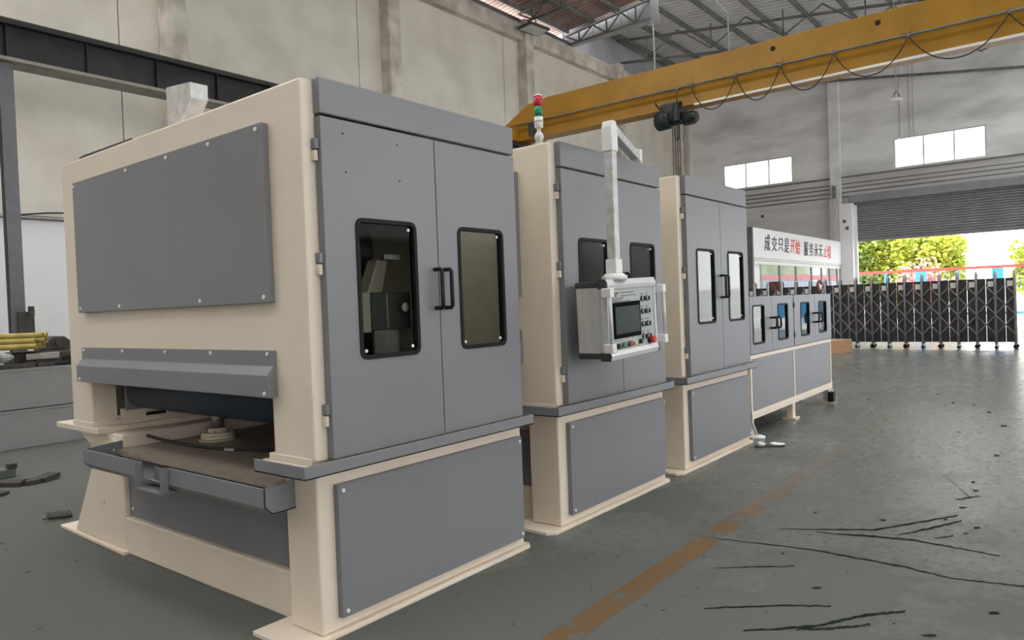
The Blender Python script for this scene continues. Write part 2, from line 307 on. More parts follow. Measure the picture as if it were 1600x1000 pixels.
# far end wall with the shutter opening and two window openings
def cut_wall(ys, zs, holes, x0, x1, matf, parent=None):
    objs = {}
    for yi in range(len(ys) - 1):
        for zi in range(len(zs) - 1):
            cy, cz = (ys[yi] + ys[yi + 1]) / 2, (zs[zi] + zs[zi + 1]) / 2
            if any(h[0] < cy < h[1] and h[2] < cz < h[3] for h in holes): continue
            objs.setdefault(matf(cz), MB()).box(x0, x1, ys[yi], ys[yi + 1], zs[zi], zs[zi + 1])
    return objs
DOOR = (-2.6, 7.72, 0, 5.32); W1 = (10.22, 13.38, 6.53, 7.70); W2 = (3.0, 6.17, 6.53, 7.75)
ys = [-16, -10.0, -3.4, -2.6, 3.0, 6.17, 7.72, 10.22, 13.38, 15.54]; zs = [0, 4.6, 5.32, 6.46, 6.53, 7.70, 7.75, 8.4]
parts = cut_wall(ys, zs, [DOOR, (-10.0, -3.4, 0, 4.6), W1, W2], WX, WX + 0.25, lambda z: 'end_wall' if z > 6.46 else 'end_wall_low')  # second hole is an unseen opening, added for bright reflections in machine windows
we = struct(parts['end_wall'].build('wall_far', 'end_wall')); we['label'] = 'grey rendered end wall with high windows'
parts['end_wall_low'].build('lower_wall', 'end_wall_low', we)
MB().prism([(15.54, 8.4), (-16, 8.4), (2, 11.2), (8, 12.1), (15.54, 12.75)], 'x', WX, WX + 0.25).build('gable_wall', 'end_wall', we)
B(WX - 0.22, WX, 8.19, 8.62, 5.3, 12.0).build('wall_column', 'end_wall', we, 0.02)
B(WX - 0.32, WX, 7.74, 8.27, 0, 5.3).build('door_post', 'white_wall', we, 0.02)
B(WX - 0.30, WX, 8.27, 8.66, 0, 5.5).build('wall_column', 'end_wall_low', we, 0.02)
B(WX - 0.30, WX + 0.02, 14.9, 15.5, 0, 11.5).build('corner_column', 'concrete_wall', we, 0.02)
t = struct(B(WX - 0.10, WX, -14, 15.0, 6.41, 6.47).build('trim_1', 'roof_steel')); t['label'] = 'dark ledge across the end wall below the windows'
for k, z in enumerate((6.15, 5.98, 5.8, 5.62)):
    MB().tube([(WX - 0.06, 14.9, z), (WX - 0.06, -6, z)], 0.022, 6).build('pipe', 'roof_steel', we)
for k, y in enumerate((5.9, 5.55, 5.4)):
    MB().tube([(WX - 0.03, y, 11.4), (WX - 0.03, y, 7.8)], 0.02, 6).build('conduit', 'end_wall', we)
B(WX - 0.35, WX - 0.30, 8.36, 8.52, 5.55, 6.1).build('cable_bracket', 'roof_steel', we)
for q in ((11.6, 5.15), (8.05, 4.55), (7.95, 4.25)): B(WX - 0.36 if q[0] < 9 else WX - 0.04, WX - 0.30 if q[0] < 9 else WX, q[0] - 0.05, q[0] + 0.05, q[1] - 0.06, q[1] + 0.06).build('socket_box', 'booth_dark', we)
MB().tube([(WX - 0.34, 8.5, 5.5), (WX - 0.36, 8.35, 4.9), (WX - 0.35, 8.5, 4.4), (WX - 0.36, 8.4, 3.8)], 0.02, 6).build('hanging_wire', 'reflector', we)

def window(name, w, label):
    f = MB(); t = 0.05
    for a in ((w[0], w[1], w[2], w[2] + t), (w[0], w[1], w[3] - t, w[3]), (w[0], w[0] + t, w[2] + t, w[3] - t), (w[1] - t, w[1], w[2] + t, w[3] - t)): f.box(WX + 0.02, WX + 0.09, a[0], a[1], a[2], a[3])
    o = struct(f.build(name, 'alu_light')); o['label'] = label
    d = (w[1] - w[0]) / 3
    for i in (1, 2): B(WX + 0.03, WX + 0.08, w[0] + d * i - 0.03, w[0] + d * i + 0.03, w[2] + t, w[3] - t).build('mullion', 'alu_light', o)
    for i in range(3): B(WX + 0.05, WX + 0.058, w[0] + d * i + 0.04, w[0] + d * (i + 1) - 0.04, w[2] + t, w[3] - t).build('pane', 'clear_glass', o)
window('window_1', W1, 'three-pane high window above the low grey machines')
window('window_2', W2, 'three-pane high window above the rolling shutter')

sh = MB(); z = 5.32; pts = []
while z > 3.74:
    pts += [(WX + 0.08, z), (WX + 0.03, z - 0.025), (WX + 0.03, z - 0.075)]; z -= 0.1
pts += [(WX + 0.08, z), (WX + 0.12, z), (WX + 0.12, 5.32)]
d1 = struct(sh.prism(pts, 'y', DOOR[0], DOOR[1]).build('door_1', 'shutter')); d1['label'] = 'half raised grey rolling shutter of the loading door'
B(WX + 0.01, WX + 0.13, DOOR[0], DOOR[1], 3.66, 3.73).build('bottom_rail', 'gate_metal', d1)
B(WX - 0.12, WX + 0.02, 7.62, 7.74, 0, 5.2).build('guide_rail', 'white_wall', d1)
B(WX - 0.25, WX, DOOR[0], 7.9, 5.30, 5.62).build('shutter_box', 'shutter', d1, 0.02)

# roof
RP = [(16.4, 12.78), (8, 12.05), (2, 11.15), (-16, 8.4)]
def roof_z(y):
    for a, b in zip(RP, RP[1:]):
        if b[0] <= y <= a[0]: return a[1] + (b[1] - a[1]) * (a[0] - y) / (a[0] - b[0])
    return RP[-1][1]
def sheet(x0, x1, ys_, zf, step=0.30, h=0.11):
    m = MB(); xs = []; x = x0
    while x < x1: xs += [(x, 0), (x + step * .62, 0), (x + step * .68, h), (x + step * .94, h)]; x += step
    xs.append((x, 0)); n = len(xs)
    for y in ys_: m.v += [(p[0], y, zf(y) + p[1]) for p in xs]
    for j in range(len(ys_) - 1): m.f += [(j * n + i, j * n + i + 1, (j + 1) * n + i + 1, (j + 1) * n + i) for i in range(n - 1)]
    return m
ce = struct(sheet(23.6, 34.2, (16.4, 12.4, 8, 3), roof_z).build('ceiling', 'roof_sheet')); ce['label'] = 'sloping corrugated steel roof on purlins and trusses'
SKY = [(-9.5, -7.7), (-4.0, -2.2), (1.5, 3.3), (6.5, 8.6), (11.0, 13.4), (15.6, 18.4), (19.8, 22.8)]  # skylight strips out of view, added and sized for overhead light
xs_ = [-14] + [v for p in SKY for v in p] + [23.6]
for a, b in zip(xs_[0::2], xs_[1::2]): sheet(a, b - 0.26, (12.4, 8, 2, -16), roof_z).build('near_roof_sheet', 'roof_sheet', ce)
for a, b in ((23.6, 25.2), (27.6, 29.2), (31.6, 34.2)): sheet(a, b - 0.26, (3, 2, -16), roof_z).build('far_roof_sheet', 'roof_sheet', ce)
for a, b in ((25.2, 27.6), (29.2, 31.6)):  # unseen far skylights, added to brighten the end wall
    c8 = [(a - 0.3, 3), (b + 0.05, 3), (b + 0.05, -16), (a - 0.3, -16)]
    MB().quadbox([(x, y, roof_z(y) + 0.08) for x, y in c8] + [(x, y, roof_z(y) + 0.09) for x, y in c8]).build('unseen_skylight_pane', 'clear_glass', ce)
for a, b in SKY:
    for p, q in zip(RP[:1] + RP[1:], RP[1:]):
        y0, y1 = min(12.4, p[0]), q[0]
        MB().quadbox([(a - 0.3, y0, roof_z(y0) + .05), (b + 0.05, y0, roof_z(y0) + .05), (b + 0.05, y1, roof_z(y1) + .05), (a - 0.3, y1, roof_z(y1) + .05), (a - 0.3, y0, roof_z(y0) + .06), (b + 0.05, y0, roof_z(y0) + .06), (b + 0.05, y1, roof_z(y1) + .06), (a - 0.3, y1, roof_z(y1) + .06)]).build('unseen_skylight_pane', 'clear_glass', ce)
wr_ = struct(B(-14, 12, -16.2, -16, 5.2, 8.4).build('wall_right', 'end_wall')); wr_['label'] = 'unseen right wall with openings shaped to let daylight in'
B(-3, 15, -16.2, -16, 0, 2.6).build('light_parapet', 'end_wall', wr_)  # heights below the unseen openings set to trim low light on the machines
B(-14, -3, -16.2, -16, 0, 1.7).build('light_parapet', 'end_wall', wr_)
B(15, WX, -16.2, -16, 0, 4.4).build('light_parapet', 'end_wall', wr_)
for x in (-14, -8, -2, 4, 10, 16, 22, 28, 32.8): B(x, x + 0.4, -16.3, -15.9, 0, 8.4).build('wall_column', 'end_wall', wr_)
wn = struct(B(-14.2, -14, -16, WY, 0, 8.4).build('wall_near', 'concrete_wall')); wn['label'] = 'wall behind the camera'
MB().prism([(15.54, 8.4), (-16, 8.4), (2, 11.2), (8, 12.1), (15.54, 12.75)], 'x', -14.2, -14).build('gable_wall', 'concrete_wall', wn)
near_z = lambda y: 11.85 + (15.6 - y) * 0.105
sheet(4, 23.35, (16.6, 14, 12.4), near_z, 0.2, 0.04).build('eave_roof_sheet', 'roof_red', ce)
y = 15.2; k = 0
while y > -14:
    z = roof_z(y) - 0.02; x0 = 23.6 if y > 12.4 else 14
    B(x0, WX, y - 0.045, y + 0.045, z - 0.17, z).build('purlin', 'roof_steel', ce); y -= 1.42
for y in (15.3, 14.2, 13.1):
    z = near_z(y) - 0.02; B(8, 23.35, y - 0.04, y + 0.04, z - 0.12, z).build('purlin', 'roof_steel', ce)
def truss(x, y0, y1, top, bot, n, r=0.055):
    t = MB().tube([(x, y0, top(y0)), (x, y1, top(y1))], r, 6).build('roof_truss', 'roof_steel', ce)
    MB().tube([(x, y0, bot(y0)), (x, y1, bot(y1))], r, 6).build('bottom_chord', 'roof_steel', t)
    for i in range(n):
        a = y0 + (y1 - y0) * i / n; b = y0 + (y1 - y0) * (i + 1) / n; c = (a + b) / 2
        MB().tube([(x, a, top(a)), (x, c, bot(c))], 0.03, 5).build('web', 'roof_steel', t)
        MB().tube([(x, c, bot(c)), (x, b, top(b))], 0.03, 5).build('web', 'roof_steel', t)
        MB().tube([(x, c, bot(c)), (x, c, top(c))], 0.03, 5).build('web', 'roof_steel', t)
truss(27.2, 15.4, -12, lambda y: roof_z(y) - 0.22, lambda y: roof_z(y) - 1.15, 10)
truss(32.8, 15.4, -12, lambda y: roof_z(y) - 0.22, lambda y: min(11.5, 9.95 + 0.19 * (y - 0.5)), 10)
truss(23.45, 15.5, 11.9, lambda y: near_z(y) - 0.16, lambda y: 11.36 - (y - 15.5) * 0.02, 3, 0.04)
truss(17.0, 15.5, 11.9, lambda y: near_z(y) - 0.16, lambda y: 11.36 - (y - 15.5) * 0.02, 3, 0.04)
truss(20.5, 15.5, 11.9, lambda y: near_z(y) - 0.16, lambda y: 11.36 - (y - 15.5) * 0.02, 3, 0.04)
# sheet cladding with ribs between the eave roof and the higher roof
cl = MB(); y = 15.6; 
while y > 11.9:
    z1 = near_z(y) - 0.10; cl.box(23.62, 23.66, y - 0.29, y, 11.30, z1); cl.box(23.59, 23.66, y - 0.30, y - 0.29, 11.30, z1); y -= 0.30
cl.build('step_cladding', 'cladding', ce)
B(8, 23.4, WY + 0.1, WY + 0.14, 11.25, 11.64).build('eave_board', 'cladding', ce)
B(23.4, WX, WY + 0.1, WY + 0.14, 11.25, 12.9).build('eave_board', 'cladding', ce)
MB().tube([(8, 15.35, 11.42), (23.4, 15.35, 11.42)], 0.045, 6).build('eave_tie', 'roof_steel', ce)

# ------------------------------------------------------------------ crane runway and its column
mb = MB().box(-8, 16.9, 12.28, 12.56, 5.93, 5.99).box(-8, 16.9, 12.40, 12.44, 5.42, 5.93)
rw = mb.build('runway_beam', 'runway_black'); tag(rw, 'long black steel runway beam carrying the overhead crane', 'beam')
B(-8, 16.9, 12.20, 12.64, 5.37, 5.42).build('bottom_flange', 'flange_lit', rw)
B(-8, 16.9, 12.38, 12.46, 5.99, 6.05).build('rail', 'rail_brown', rw)
for x in [v * 1.1 - 1.6 for v in range(0, 16)]: B(x, x + 0.02, 12.34, 12.40, 5.42, 5.93).build('stiffener', 'runway_black', rw)
cb = MB().box(3.79, 3.97, 12.32, 12.34, 0, 5.36).box(3.79, 3.97, 12.46, 12.48, 0, 5.36).box(3.87, 3.89, 12.34, 12.46, 0, 5.36).build('crane_column', 'blue_grey_steel'); tag(cb, 'blue-grey steel column standing behind the stacked grey boxes', 'column')
B(3.86, 4.06, 12.26, 12.30, 1.2, 1.72).build('column_bracket', 'dark_iron', cb)
B(3.98, 4.06, 12.24, 12.26, 1.66, 1.80).build('bracket_hook', 'dark_iron', cb)

# ------------------------------------------------------------------ overhead crane (girder across the hall) and hoist
GX = 16.0
cr = thing('overhead_crane', (GX, 6, 6.03), 'yellow overhead travelling crane girder spanning the hall', 'crane')
MB().prism([(12.75, 6.52), (11.9, 6.98), (11.2, 7.06), (-9, 7.06), (-9, 6.50), (12.75, 6.50)], 'x', GX, GX + 0.5).build('girder_box', 'crane_yellow', cr, 0.01)
MB().prism([(GX + 0.02, 6.50), (GX + 0.48, 6.50), (GX + 0.46, 6.38), (GX + 0.40, 6.30), (GX + 0.40, 6.08), (GX + 0.09, 6.08), (GX + 0.09, 6.29), (GX + 0.05, 6.36)], 'y', -9, 12.45).build('lower_web', 'crane_yellow', cr)
B(GX + 0.02, GX + 0.48, -9, 12.45, 6.05, 6.09).build('bottom_flange', 'crane_yellow', cr)
B(GX + 0.0, GX + 0.03, -9, 7.1, 6.012, 6.058).build('lit_flange_edge', 'crane_edge_lit', cr)  # bright strip paints the sunlit flange edge
B(GX - 0.9, GX + 1.4, 12.28, 12.58, 6.06, 6.34).build('end_truck', 'crane_yellow', cr, 0.02)
B(GX - 0.06, GX - 0.04, 11.55, 11.85, 6.1, 6.45).build('end_stop', 'dark_iron', cr)
for x in (GX - 0.6, GX + 1.1): MB().cyl((x, 12.35, 6.12), (x, 12.5, 6.12), 0.12, 16).build('wheel', 'dark_iron', cr)
for y in (5.26, 3.2, 1.1): MB().cyl((GX - 0.004, y, 6.86), (GX + 0.05, y, 6.86), 0.055, 16).build('access_hole', 'black', cr)
MB().tube([(GX - 0.05, 12.3, 6.47), (GX - 0.05, -6, 6.47)], 0.022, 6).build('festoon_rail', 'roof_steel', cr)
sup = [7.49, 7.14, 6.07, 5.10, 4.02, 2.66, 1.05, -0.6]
for i, y in enumerate(sup):
    B(GX - 0.07, GX, y - 0.02, y + 0.02, 6.43, 6.52).build('cable_trolley', 'roof_steel', cr)
    if i % 2: MB().prism([(y - 0.03, 6.52), (y + 0.12, 6.52), (y - 0.03, 6.62)], 'x', GX - 0.03, GX).build('bracket', 'crane_yellow', cr)
for (a, b), d in zip(zip(sup[1:], sup[2:]), (0.62, 0.62, 0.62, 0.60, 0.60, 0.60)):
    pts = []
    for i in range(17):
        t = i / 16; u = abs(2 * t - 1); pts.append((GX - 0.07 - 0.03 * math.sin(math.pi * t), a + (b - a) * t, 6.43 - d * (1 - u ** 2.2)))
    MB().tube(pts, 0.012, 6).build('festoon_cable', 'cable', cr)
ho = thing('electric_hoist', (GX + 0.24, 7.6, 5.55), 'dark green electric rope hoist hanging under the yellow girder', 'hoist')
HX = GX + 0.05
MB().tube([(HX, 8.10, 5.80), (HX, 8.06, 5.80), (HX, 8.05, 5.80), (HX, 7.72, 5.82), (HX, 7.70, 5.82)], .2, 10, rs=[0.15, 0.2, 0.22, 0.22, 0.16]).build('hoist_motor', 'hoist_green', ho)
MB().tube([(HX, 7.78, 5.86), (HX, 7.40, 5.84)], 0.20, 16).build('rope_drum', 'hoist_green', ho)
B(HX - 0.18, HX + 0.2, 7.55, 7.92, 5.82, 6.16).build('gear_case', 'hoist_green', ho, 0.05)
B(HX - 0.2, HX + 0.22, 7.42, 7.55, 5.70, 6.14).build('side_plate', 'hoist_green', ho, 0.02)
MB().tube([(HX, 7.40, 5.72), (HX, 7.30, 5.74), (HX, 7.12, 5.76), (HX, 7.05, 5.76)], 0.15, 12, rs=[0.12, 0.15, 0.15, 0.11]).build('travel_motor', 'hoist_green', ho)
for i in range(7): MB().tube([(HX, 7.14 + i * 0.035, 5.757), (HX, 7.155 + i * 0.035, 5.757)], 0.163, 14).build('cooling_fin', 'hoist_green', ho)
for y in (7.50, 7.86): B(GX + 0.04, GX + 0.10, y - 0.05, y + 0.05, 5.95, 6.2).build('trolley_plate', 'hoist_green', ho)
for y in (7.50, 7.86): MB().cyl((GX + 0.05, y, 6.14), (GX + 0.17, y, 6.14), 0.07, 14).build('trolley_wheel', 'dark_iron', ho)
MB().tube([(HX - 0.15, 7.92, 6.05), (HX - 0.2, 8.0, 6.18), (HX - 0.16, 8.02, 6.26)], 0.02, 6).build('limit_arm', 'cable', ho)
MB().tube([(HX - 0.22, 7.45, 6.42), (HX - 0.24, 7.44, 6.1), (HX - 0.24, 7.42, 5.75), (HX - 0.2, 7.3, 5.58), (HX - 0.18, 7.15, 5.56), (HX - 0.17, 7.04, 5.62), (HX - 0.1, 7.02, 5.72)], 0.014, 6).build('supply_cable', 'cable', ho)
MB().tube([(HX - 0.2, 7.85, 6.1), (HX - 0.24, 7.8, 5.9), (HX - 0.24, 7.7, 5.78), (HX - 0.23, 7.6, 5.85), (HX - 0.2, 7.55, 6.1)], 0.012, 6).build('supply_cable', 'cable', ho)
MB().tube([(HX, 7.68, 5.66), (HX, 7.70, 2.4)], 0.010, 6).build('pendant_cable', 'cable', ho)
for y in (7.50, 7.56, 7.62): MB().tube([(HX, y, 5.66), (HX, y, 2.6)], 0.012, 6).build('lifting_rope', 'dark_iron', ho)
MB().tube([(HX - 0.1, 7.47, 5.66), (HX - 0.1, 7.46, 5.40), (HX - 0.1, 7.50, 5.28), (HX - 0.1, 7.56, 5.30)], 0.022, 8).build('chain_hook', 'dark_iron', ho)
B(HX - 0.09, HX + 0.09, 7.46, 7.66, 2.35, 2.62).build('hook_block', 'crane_yellow', ho, 0.03)

# ------------------------------------------------------------------ machines
CRX = 2.07
def machine(dx, label, first=False, sub=None):
    X = lambda v: v + dx
    root = thing('sanding_machine', (X(2.85), 4.2, 0), label, 'machine', 'tall sanding machines in line')
    xl, xr, yf, yb, H = X(2.07), X(3.63), 2.85, 5.62, 2.645
    # floor plates and base
    for y0, y1 in ((2.82, 3.20), (5.0, 6.12)):
        MB().prism([(X(1.97), y0), (X(3.65), y0), (X(3.68), y0 + 0.03), (X(3.68), y1), (X(1.92), y1), (X(1.92), y0 + 0.05)] if y0 < 4 else [(X(2.10), y0), (X(3.65), y0), (X(3.65), y1), (X(2.13), y1)], 'z', 0, 0.022).build('floor_plate', 'cream', root, 0.003)
    bs = B(xl, xr, yf, 3.10, 0.022, 0.79).build('base_side', 'cream', root, 0.012)
    MB().prism([(5.03, 0.022), (5.86, 0.022), (5.53, 0.52), (5.53, 0.79), (5.03, 0.79)], 'x', X(2.137), X(3.56)).build('base_side', 'cream', root, 0.012)
    B(X(2.137), X(2.19), 3.10, 5.03, 0, 0.245).build('base_sill', 'cream', root, 0.01)
    B(X(3.50), X(3.55), 3.10, 5.03, 0, 0.245).build('base_sill', 'cream', root, 0.01)
    ip = B(X(2.170), X(2.195), 3.08, 5.05, 0.23, 0.69).build('inner_panel', 'grey', root)
    screws(ip, [(X(2.170), 4.98, 0.30), (X(2.170), 4.98, 0.60)], 'x', 0.010)
    B(X(2.10), X(3.56), 3.06, 5.05, 0.665, 0.70).build('bed_plate', 'bed', root)
    # bed rails with flanges
    MB().prism([(5.03, 0.70), (5.2, 0.79), (5.72, 0.79), (5.5, 0.70)], 'x', X(2.12), X(3.56)).build('rail_gusset', 'cream', root)
    B(X(2.06), X(3.60), 5.20, 5.90, 0.79, 0.828).build('bed_rail', 'cream', root, 0.004)
    B(X(2.05), X(3.60), 2.86, 3.26, 0.79, 0.828).build('bed_rail', 'cream', root, 0.004)
    rwb = B(X(2.24), X(3.50), 5.24, 5.27, 0.828, 0.935).build('rail_web', 'cream', root)
    B(X(2.40), X(2.54), 5.236, 5.25, 0.868, 0.892).build('rail_slot', 'black', rwb)
    B(X(2.72), X(2.88), 5.236, 5.25, 0.895, 0.918).build('rail_slot', 'black', rwb)
    # housing: end plate with the feed opening, columns, roof, back, far end
    MB().prism([(yf, 0.85), (3.18, 0.85), (3.18, 1.13), (5.30, 1.13), (5.30, 0.85), (yb, 0.85), (yb, H), (yf, H)], 'x', xl, xl + 0.03).build('end_plate', 'cream', root, 0.012)
    for y0, y1 in ((yf + 0.005, 3.178), (5.302, yb - 0.005)):
        B(xl + 0.02, xl + 0.165, y0, y1, 0.85, 1.20).build('column', 'cream', root, 0.006)
        B(xl - 0.005, xl + 0.175, y0 - (0.02 if y0 > 4 else -0.02), y1 + (0.04 if y0 < 4 else 0), 0.828, 0.862).build('column_foot', 'cream', root, 0.004)
    if first:
        for y in (5.40, 5.50): MB().cyl((xl + 0.17, y - 0.12, 0.862), (xl + 0.17, y - 0.12, 0.892), 0.014, 6).build('foot_bolt', 'steel', root)
    B(xl + 0.03, X(2.965), yf + 0.03, yb, H - 0.025, H).build('roof_plate', 'cream', root, 0.006)
    B(xl + 0.03, xr, yb - 0.03, yb, 0.85, H - 0.02).build('back_plate', 'inner_cream', root)
    B(xr - 0.03, xr, yf + 0.03, yb - 0.03, 0.85, H - 0.02).build('end_plate', 'inner_cream', root)
    B(xl + 0.013, X(2.145), yf - 0.0006, yf + 0.03, 0.852, H - 0.002).build('front_post', 'cream', root)
    B(X(3.56), xr, yf, yf + 0.03, 0.85, H).build('front_post', 'cream', root, 0.004)
    B(X(2.145), X(3.56), yf, yf + 0.03, 2.48, H).build('front_rail', 'cream', root)
    B(X(2.145), X(3.56), yf, yf + 0.03, 0.85, 0.90).build('front_rail', 'cream', root)
    B(xl + 0.03, xr - 0.03, yf + 0.03, yb - 0.03, 1.20, 1.225).build('inner_floor', 'machine_dark', root)
    # grey front: fascia and two doors with windows
    yd = 2.80
    B(X(2.14), X(3.60), yd, yf, 2.482, 2.652).build('fascia', 'grey', root, 0.006)
    for k, (a, b, h) in enumerate(((2.14, 2.8925, (2.33, 2.725, 1.315, 2.0)), (2.8975, 3.60, (3.062, 3.455, 1.315, 2.0)))):
        hole = (X(h[0]), X(h[1]), h[2], h[3])
        d = door_mesh(X(a), X(b), 0.853, 2.470, hole, yd, yf - 0.004).build('door', 'grey', root, 0.004)
        ring_mesh(hole, 0.014, yd - 0.006, yd + 0.03).build('window_gasket', 'rubber', d)
        B(hole[0] + 0.005, hole[1] - 0.005, yd + 0.012, yd + 0.018, hole[2] + 0.005, hole[3] - 0.005).build('window_glass', 'smoked_glass' if first else 'clear_glass', d)
        hx = X(2.863 if k == 0 else 2.937)
        MB().tube([(hx, yd, 1.55), (hx, yd - 0.045, 1.55), (hx, yd - 0.055, 1.56), (hx, yd - 0.055, 1.75), (hx, yd - 0.045, 1.76), (hx, yd, 1.76)], 0.0115, 10).build('door_handle', 'black', d)
        screws(d, [(hole[1] - 0.04, yd + 0.012, hole[3] - 0.035), (hole[1] - 0.04, yd + 0.012, hole[2] + 0.04), (hole[0] + 0.04, yd + 0.012, hole[2] + 0.035)], 'y', 0.009, 0.005)
        if k == 0:
            for z in (2.28, 1.745, 1.03):
                hg = B(X(2.118), X(2.142), yf - 0.035, yf, z + 0.035, z + 0.085).build('hinge', 'grey', d, 0.004)
                B(X(2.118), X(2.138), yf - 0.03, yf, z - 0.02, z + 0.03).build('hinge_leaf', 'cream', hg, 0.004)
            if first:
                screws(d, [(X(2.27), yd, 2.405), (X(2.62), yd, 2.40), (X(2.28), yd, 2.22), (X(2.63), yd, 2.215)], 'y', 0.005, 0.002, 'black')
    # lower front panel, tray around the corner
    p = B(X(2.165), X(3.595), 2.815, 2.852, 0.085, 0.725).build('lower_panel', 'grey', root, 0.004)
    screws(p, [(X(a), 2.815, c) for a in (2.195, 3.57) for c in (0.115, 0.695)], 'y', 0.010)
    tr = MB().prism([(X(1.93), 2.74), (X(3.63), 2.74), (X(3.63), 2.83), (X(2.09), 2.86), (X(2.04), 3.14), (X(1.93), 3.14)], 'z', 0.802, 0.812)
    tr.box(X(1.93), X(3.63), 2.74, 2.75, 0.802, 0.864).box(X(1.93), X(1.94), 2.75, 3.14, 0.802, 0.864).box(X(3.62), X(3.63), 2.75, 2.82, 0.802, 0.864)
    tr.build('drip_tray', 'grey', root, 0.003)
    # feed side: cover, big panel, roller
    bp = B(X(2.032), xl, 3.115, 5.345, 1.606, 2.478).build('side_panel', 'grey', root, 0.004)
    screws(bp, [(X(2.032), y, z) for z, ysx in ((2.45, (5.32, 4.55, 4.05, 3.6, 3.16)), (1.635, (5.30, 4.72, 3.75, 3.15))) for y in ysx], 'x', 0.011)
    cv = MB().prism([(X(2.05), 1.372), (X(2.05), 1.295), (X(2.012), 1.252), (X(2.012), 1.145), (X(2.07), 1.145), (X(2.07), 1.372)], 'y', 3.125, 5.37).build('feed_cover', 'grey', root, 0.003)
    screws(cv, [(X(2.05), y, 1.355) for y in (5.33, 4.75, 4.2, 3.7, 3.17)] + [(X(2.012), 5.32, 1.165), (X(2.012), 3.15, 1.165)], 'x', 0.010)
    MB().tube([(X(2.36), 3.22, 1.06), (X(2.36), 5.16, 1.06)], 0.125, 28).build('feed_roller', 'belt', root)
    B(X(2.36), X(3.55), 3.22, 5.16, 0.937, 1.185).build('conveyor_belt', 'belt', root)
    B(X(2.24), X(2.48), 5.17, 5.19, 0.93, 1.2).build('bearing_plate', 'grey', root)
    B(X(2.24), X(2.48), 3.19, 3.21, 0.93, 1.2).build('bearing_plate', 'grey', root)
    for jx, jy in ((2.64, 4.72), (2.64, 3.6)):
        j = MB().tube([(X(jx), jy, 0.70), (X(jx), jy, 0.715)], 0.125, 24).build('lift_jack', 'inner_cream', root)
        MB().tube([(X(jx), jy, 0.715), (X(jx), jy, 0.738)], 0.11, 24).build('jack_flange', 'cream', j, 0.004)
        MB().tube([(X(jx), jy, 0.738), (X(jx), jy, 0.758)], 0.105, 24).build('jack_flange', 'cream', j, 0.004)
        MB().tube([(X(jx), jy, 0.758), (X(jx), jy, 0.785)], 0.065, 20).build('jack_collar', 'cream', j, 0.004)
        MB().tube([(X(jx), jy, 0.785), (X(jx), jy, 0.94)], 0.038, 20).build('jack_rod', 'steel', j)
        for k in range(4):
            t = math.pi / 4 + k * math.pi / 2; MB().cyl((X(jx) + 0.085 * math.cos(t), jy + 0.085 * math.sin(t), 0.758), (X(jx) + 0.085 * math.cos(t), jy + 0.085 * math.sin(t), 0.775), 0.011, 6).build('flange_bolt', 'steel', j)
    return root
m1 = machine(0.0, 'large cream and grey sanding machine nearest the camera, catch tray at its feed side', True)
m2 = machine(1.975, 'middle cream and grey sanding machine with signal tower and control panel in front')
m3 = machine(3.925, 'third cream and grey sanding machine, beside the low grey cabinets')
# nearest machine: catch tray, hose, side block, dust outlet, works behind the windows
ty0, ty1 = 3.02, 5.03
tr = MB()
tr.box(1.90, 1.91, ty0, 3.93, 0.648, 0.738).box(1.90, 1.91, 4.24, ty1, 0.648, 0.738)
tr.prism([(1.90, 0.648), (1.94, 0.610), (2.14, 0.610), (2.14, 0.618), (1.945, 0.618), (1.908, 0.652)], 'y', ty0, ty1)
for y in (ty0, ty1 - 0.008): tr.prism([(1.90, 0.738), (1.90, 0.648), (1.94, 0.61), (2.14, 0.61), (2.14, 0.755)], 'y', y, y + 0.008)
ct = tr.build('catch_tray', 'grey', m1, 0.002)
MB().box(1.86, 1.90, 3.93, 3.94, 0.60, 0.738).box(1.86, 1.90, 4.23, 4.24, 0.60, 0.738).box(1.86, 2.0, 3.93, 4.24, 0.595, 0.603).box(1.97, 1.975, 3.94, 4.23, 0.603, 0.70).build('tray_spout', 'grey', ct)
screws(ct, [(2.08, ty1 - 0.008, 0.70)], 'y', 0.008)
MB().tube([(2.30, 5.02, 0.76), (2.34, 4.9, 0.735), (2.40, 4.6, 0.71), (2.45, 4.3, 0.706), (2.55, 4.0, 0.706), (2.7, 3.8, 0.708)], 0.010, 8).build('black_hose', 'cable', m1)
MB().tube([(2.45, 4.3, 0.706), (2.47, 4.22, 0.706)], 0.013, 8).build('hose_fitting', 'steel', m1)
b1 = B(2.45, 2.60, 3.12, 3.50, 0.72, 0.80).build('side_block', 'inner_cream', m1, 0.006)
MB().cyl((2.5, 3.35, 0.80), (2.5, 3.35, 0.87), 0.03, 12).build('block_pin', 'steel', b1)
MB().cyl((2.137, 5.35, 0.30), (2.13, 5.35, 0.30), 0.02, 14).build('lifting_hole', 'inner_cream', m1)
MB().tube([(2.10, 5.36, 2.655), (2.10, 5.30, 2.66), (2.10, 4.6, 2.655)], 0.010, 6).build('roof_cable', 'cable', m1)
du = MB().prism([(4.94, 2.64), (4.94, 3.13), (4.62, 3.10), (4.62, 3.00), (4.76, 2.88), (4.76, 2.64)], 'x', 2.50, 2.625).build('dust_outlet', 'galv', m1, 0.004)
IY = 3.10
B(2.10, 2.955, 3.42, 3.44, 1.225, 2.60).build('backing_plate', 'flat_black', m1)
B(2.955, 2.965, 3.0, 3.44, 1.225, 2.60).build('partition', 'inner_cream', m1)  # added divider, keeps the open right half from lighting the left window
gb = B(2.665, 2.968, IY, IY + 0.22, 1.44, 1.648).build('gear_box', 'machine_dark', m1, 0.006)
B(2.772, 2.780, IY - 0.004, IY, 1.445, 1.643).build('box_seam', 'cream', gb)
MB().tube([(2.885, IY, 1.562), (2.885, IY - 0.035, 1.562)], 0.025, 14).build('knob', 'steel', gb)
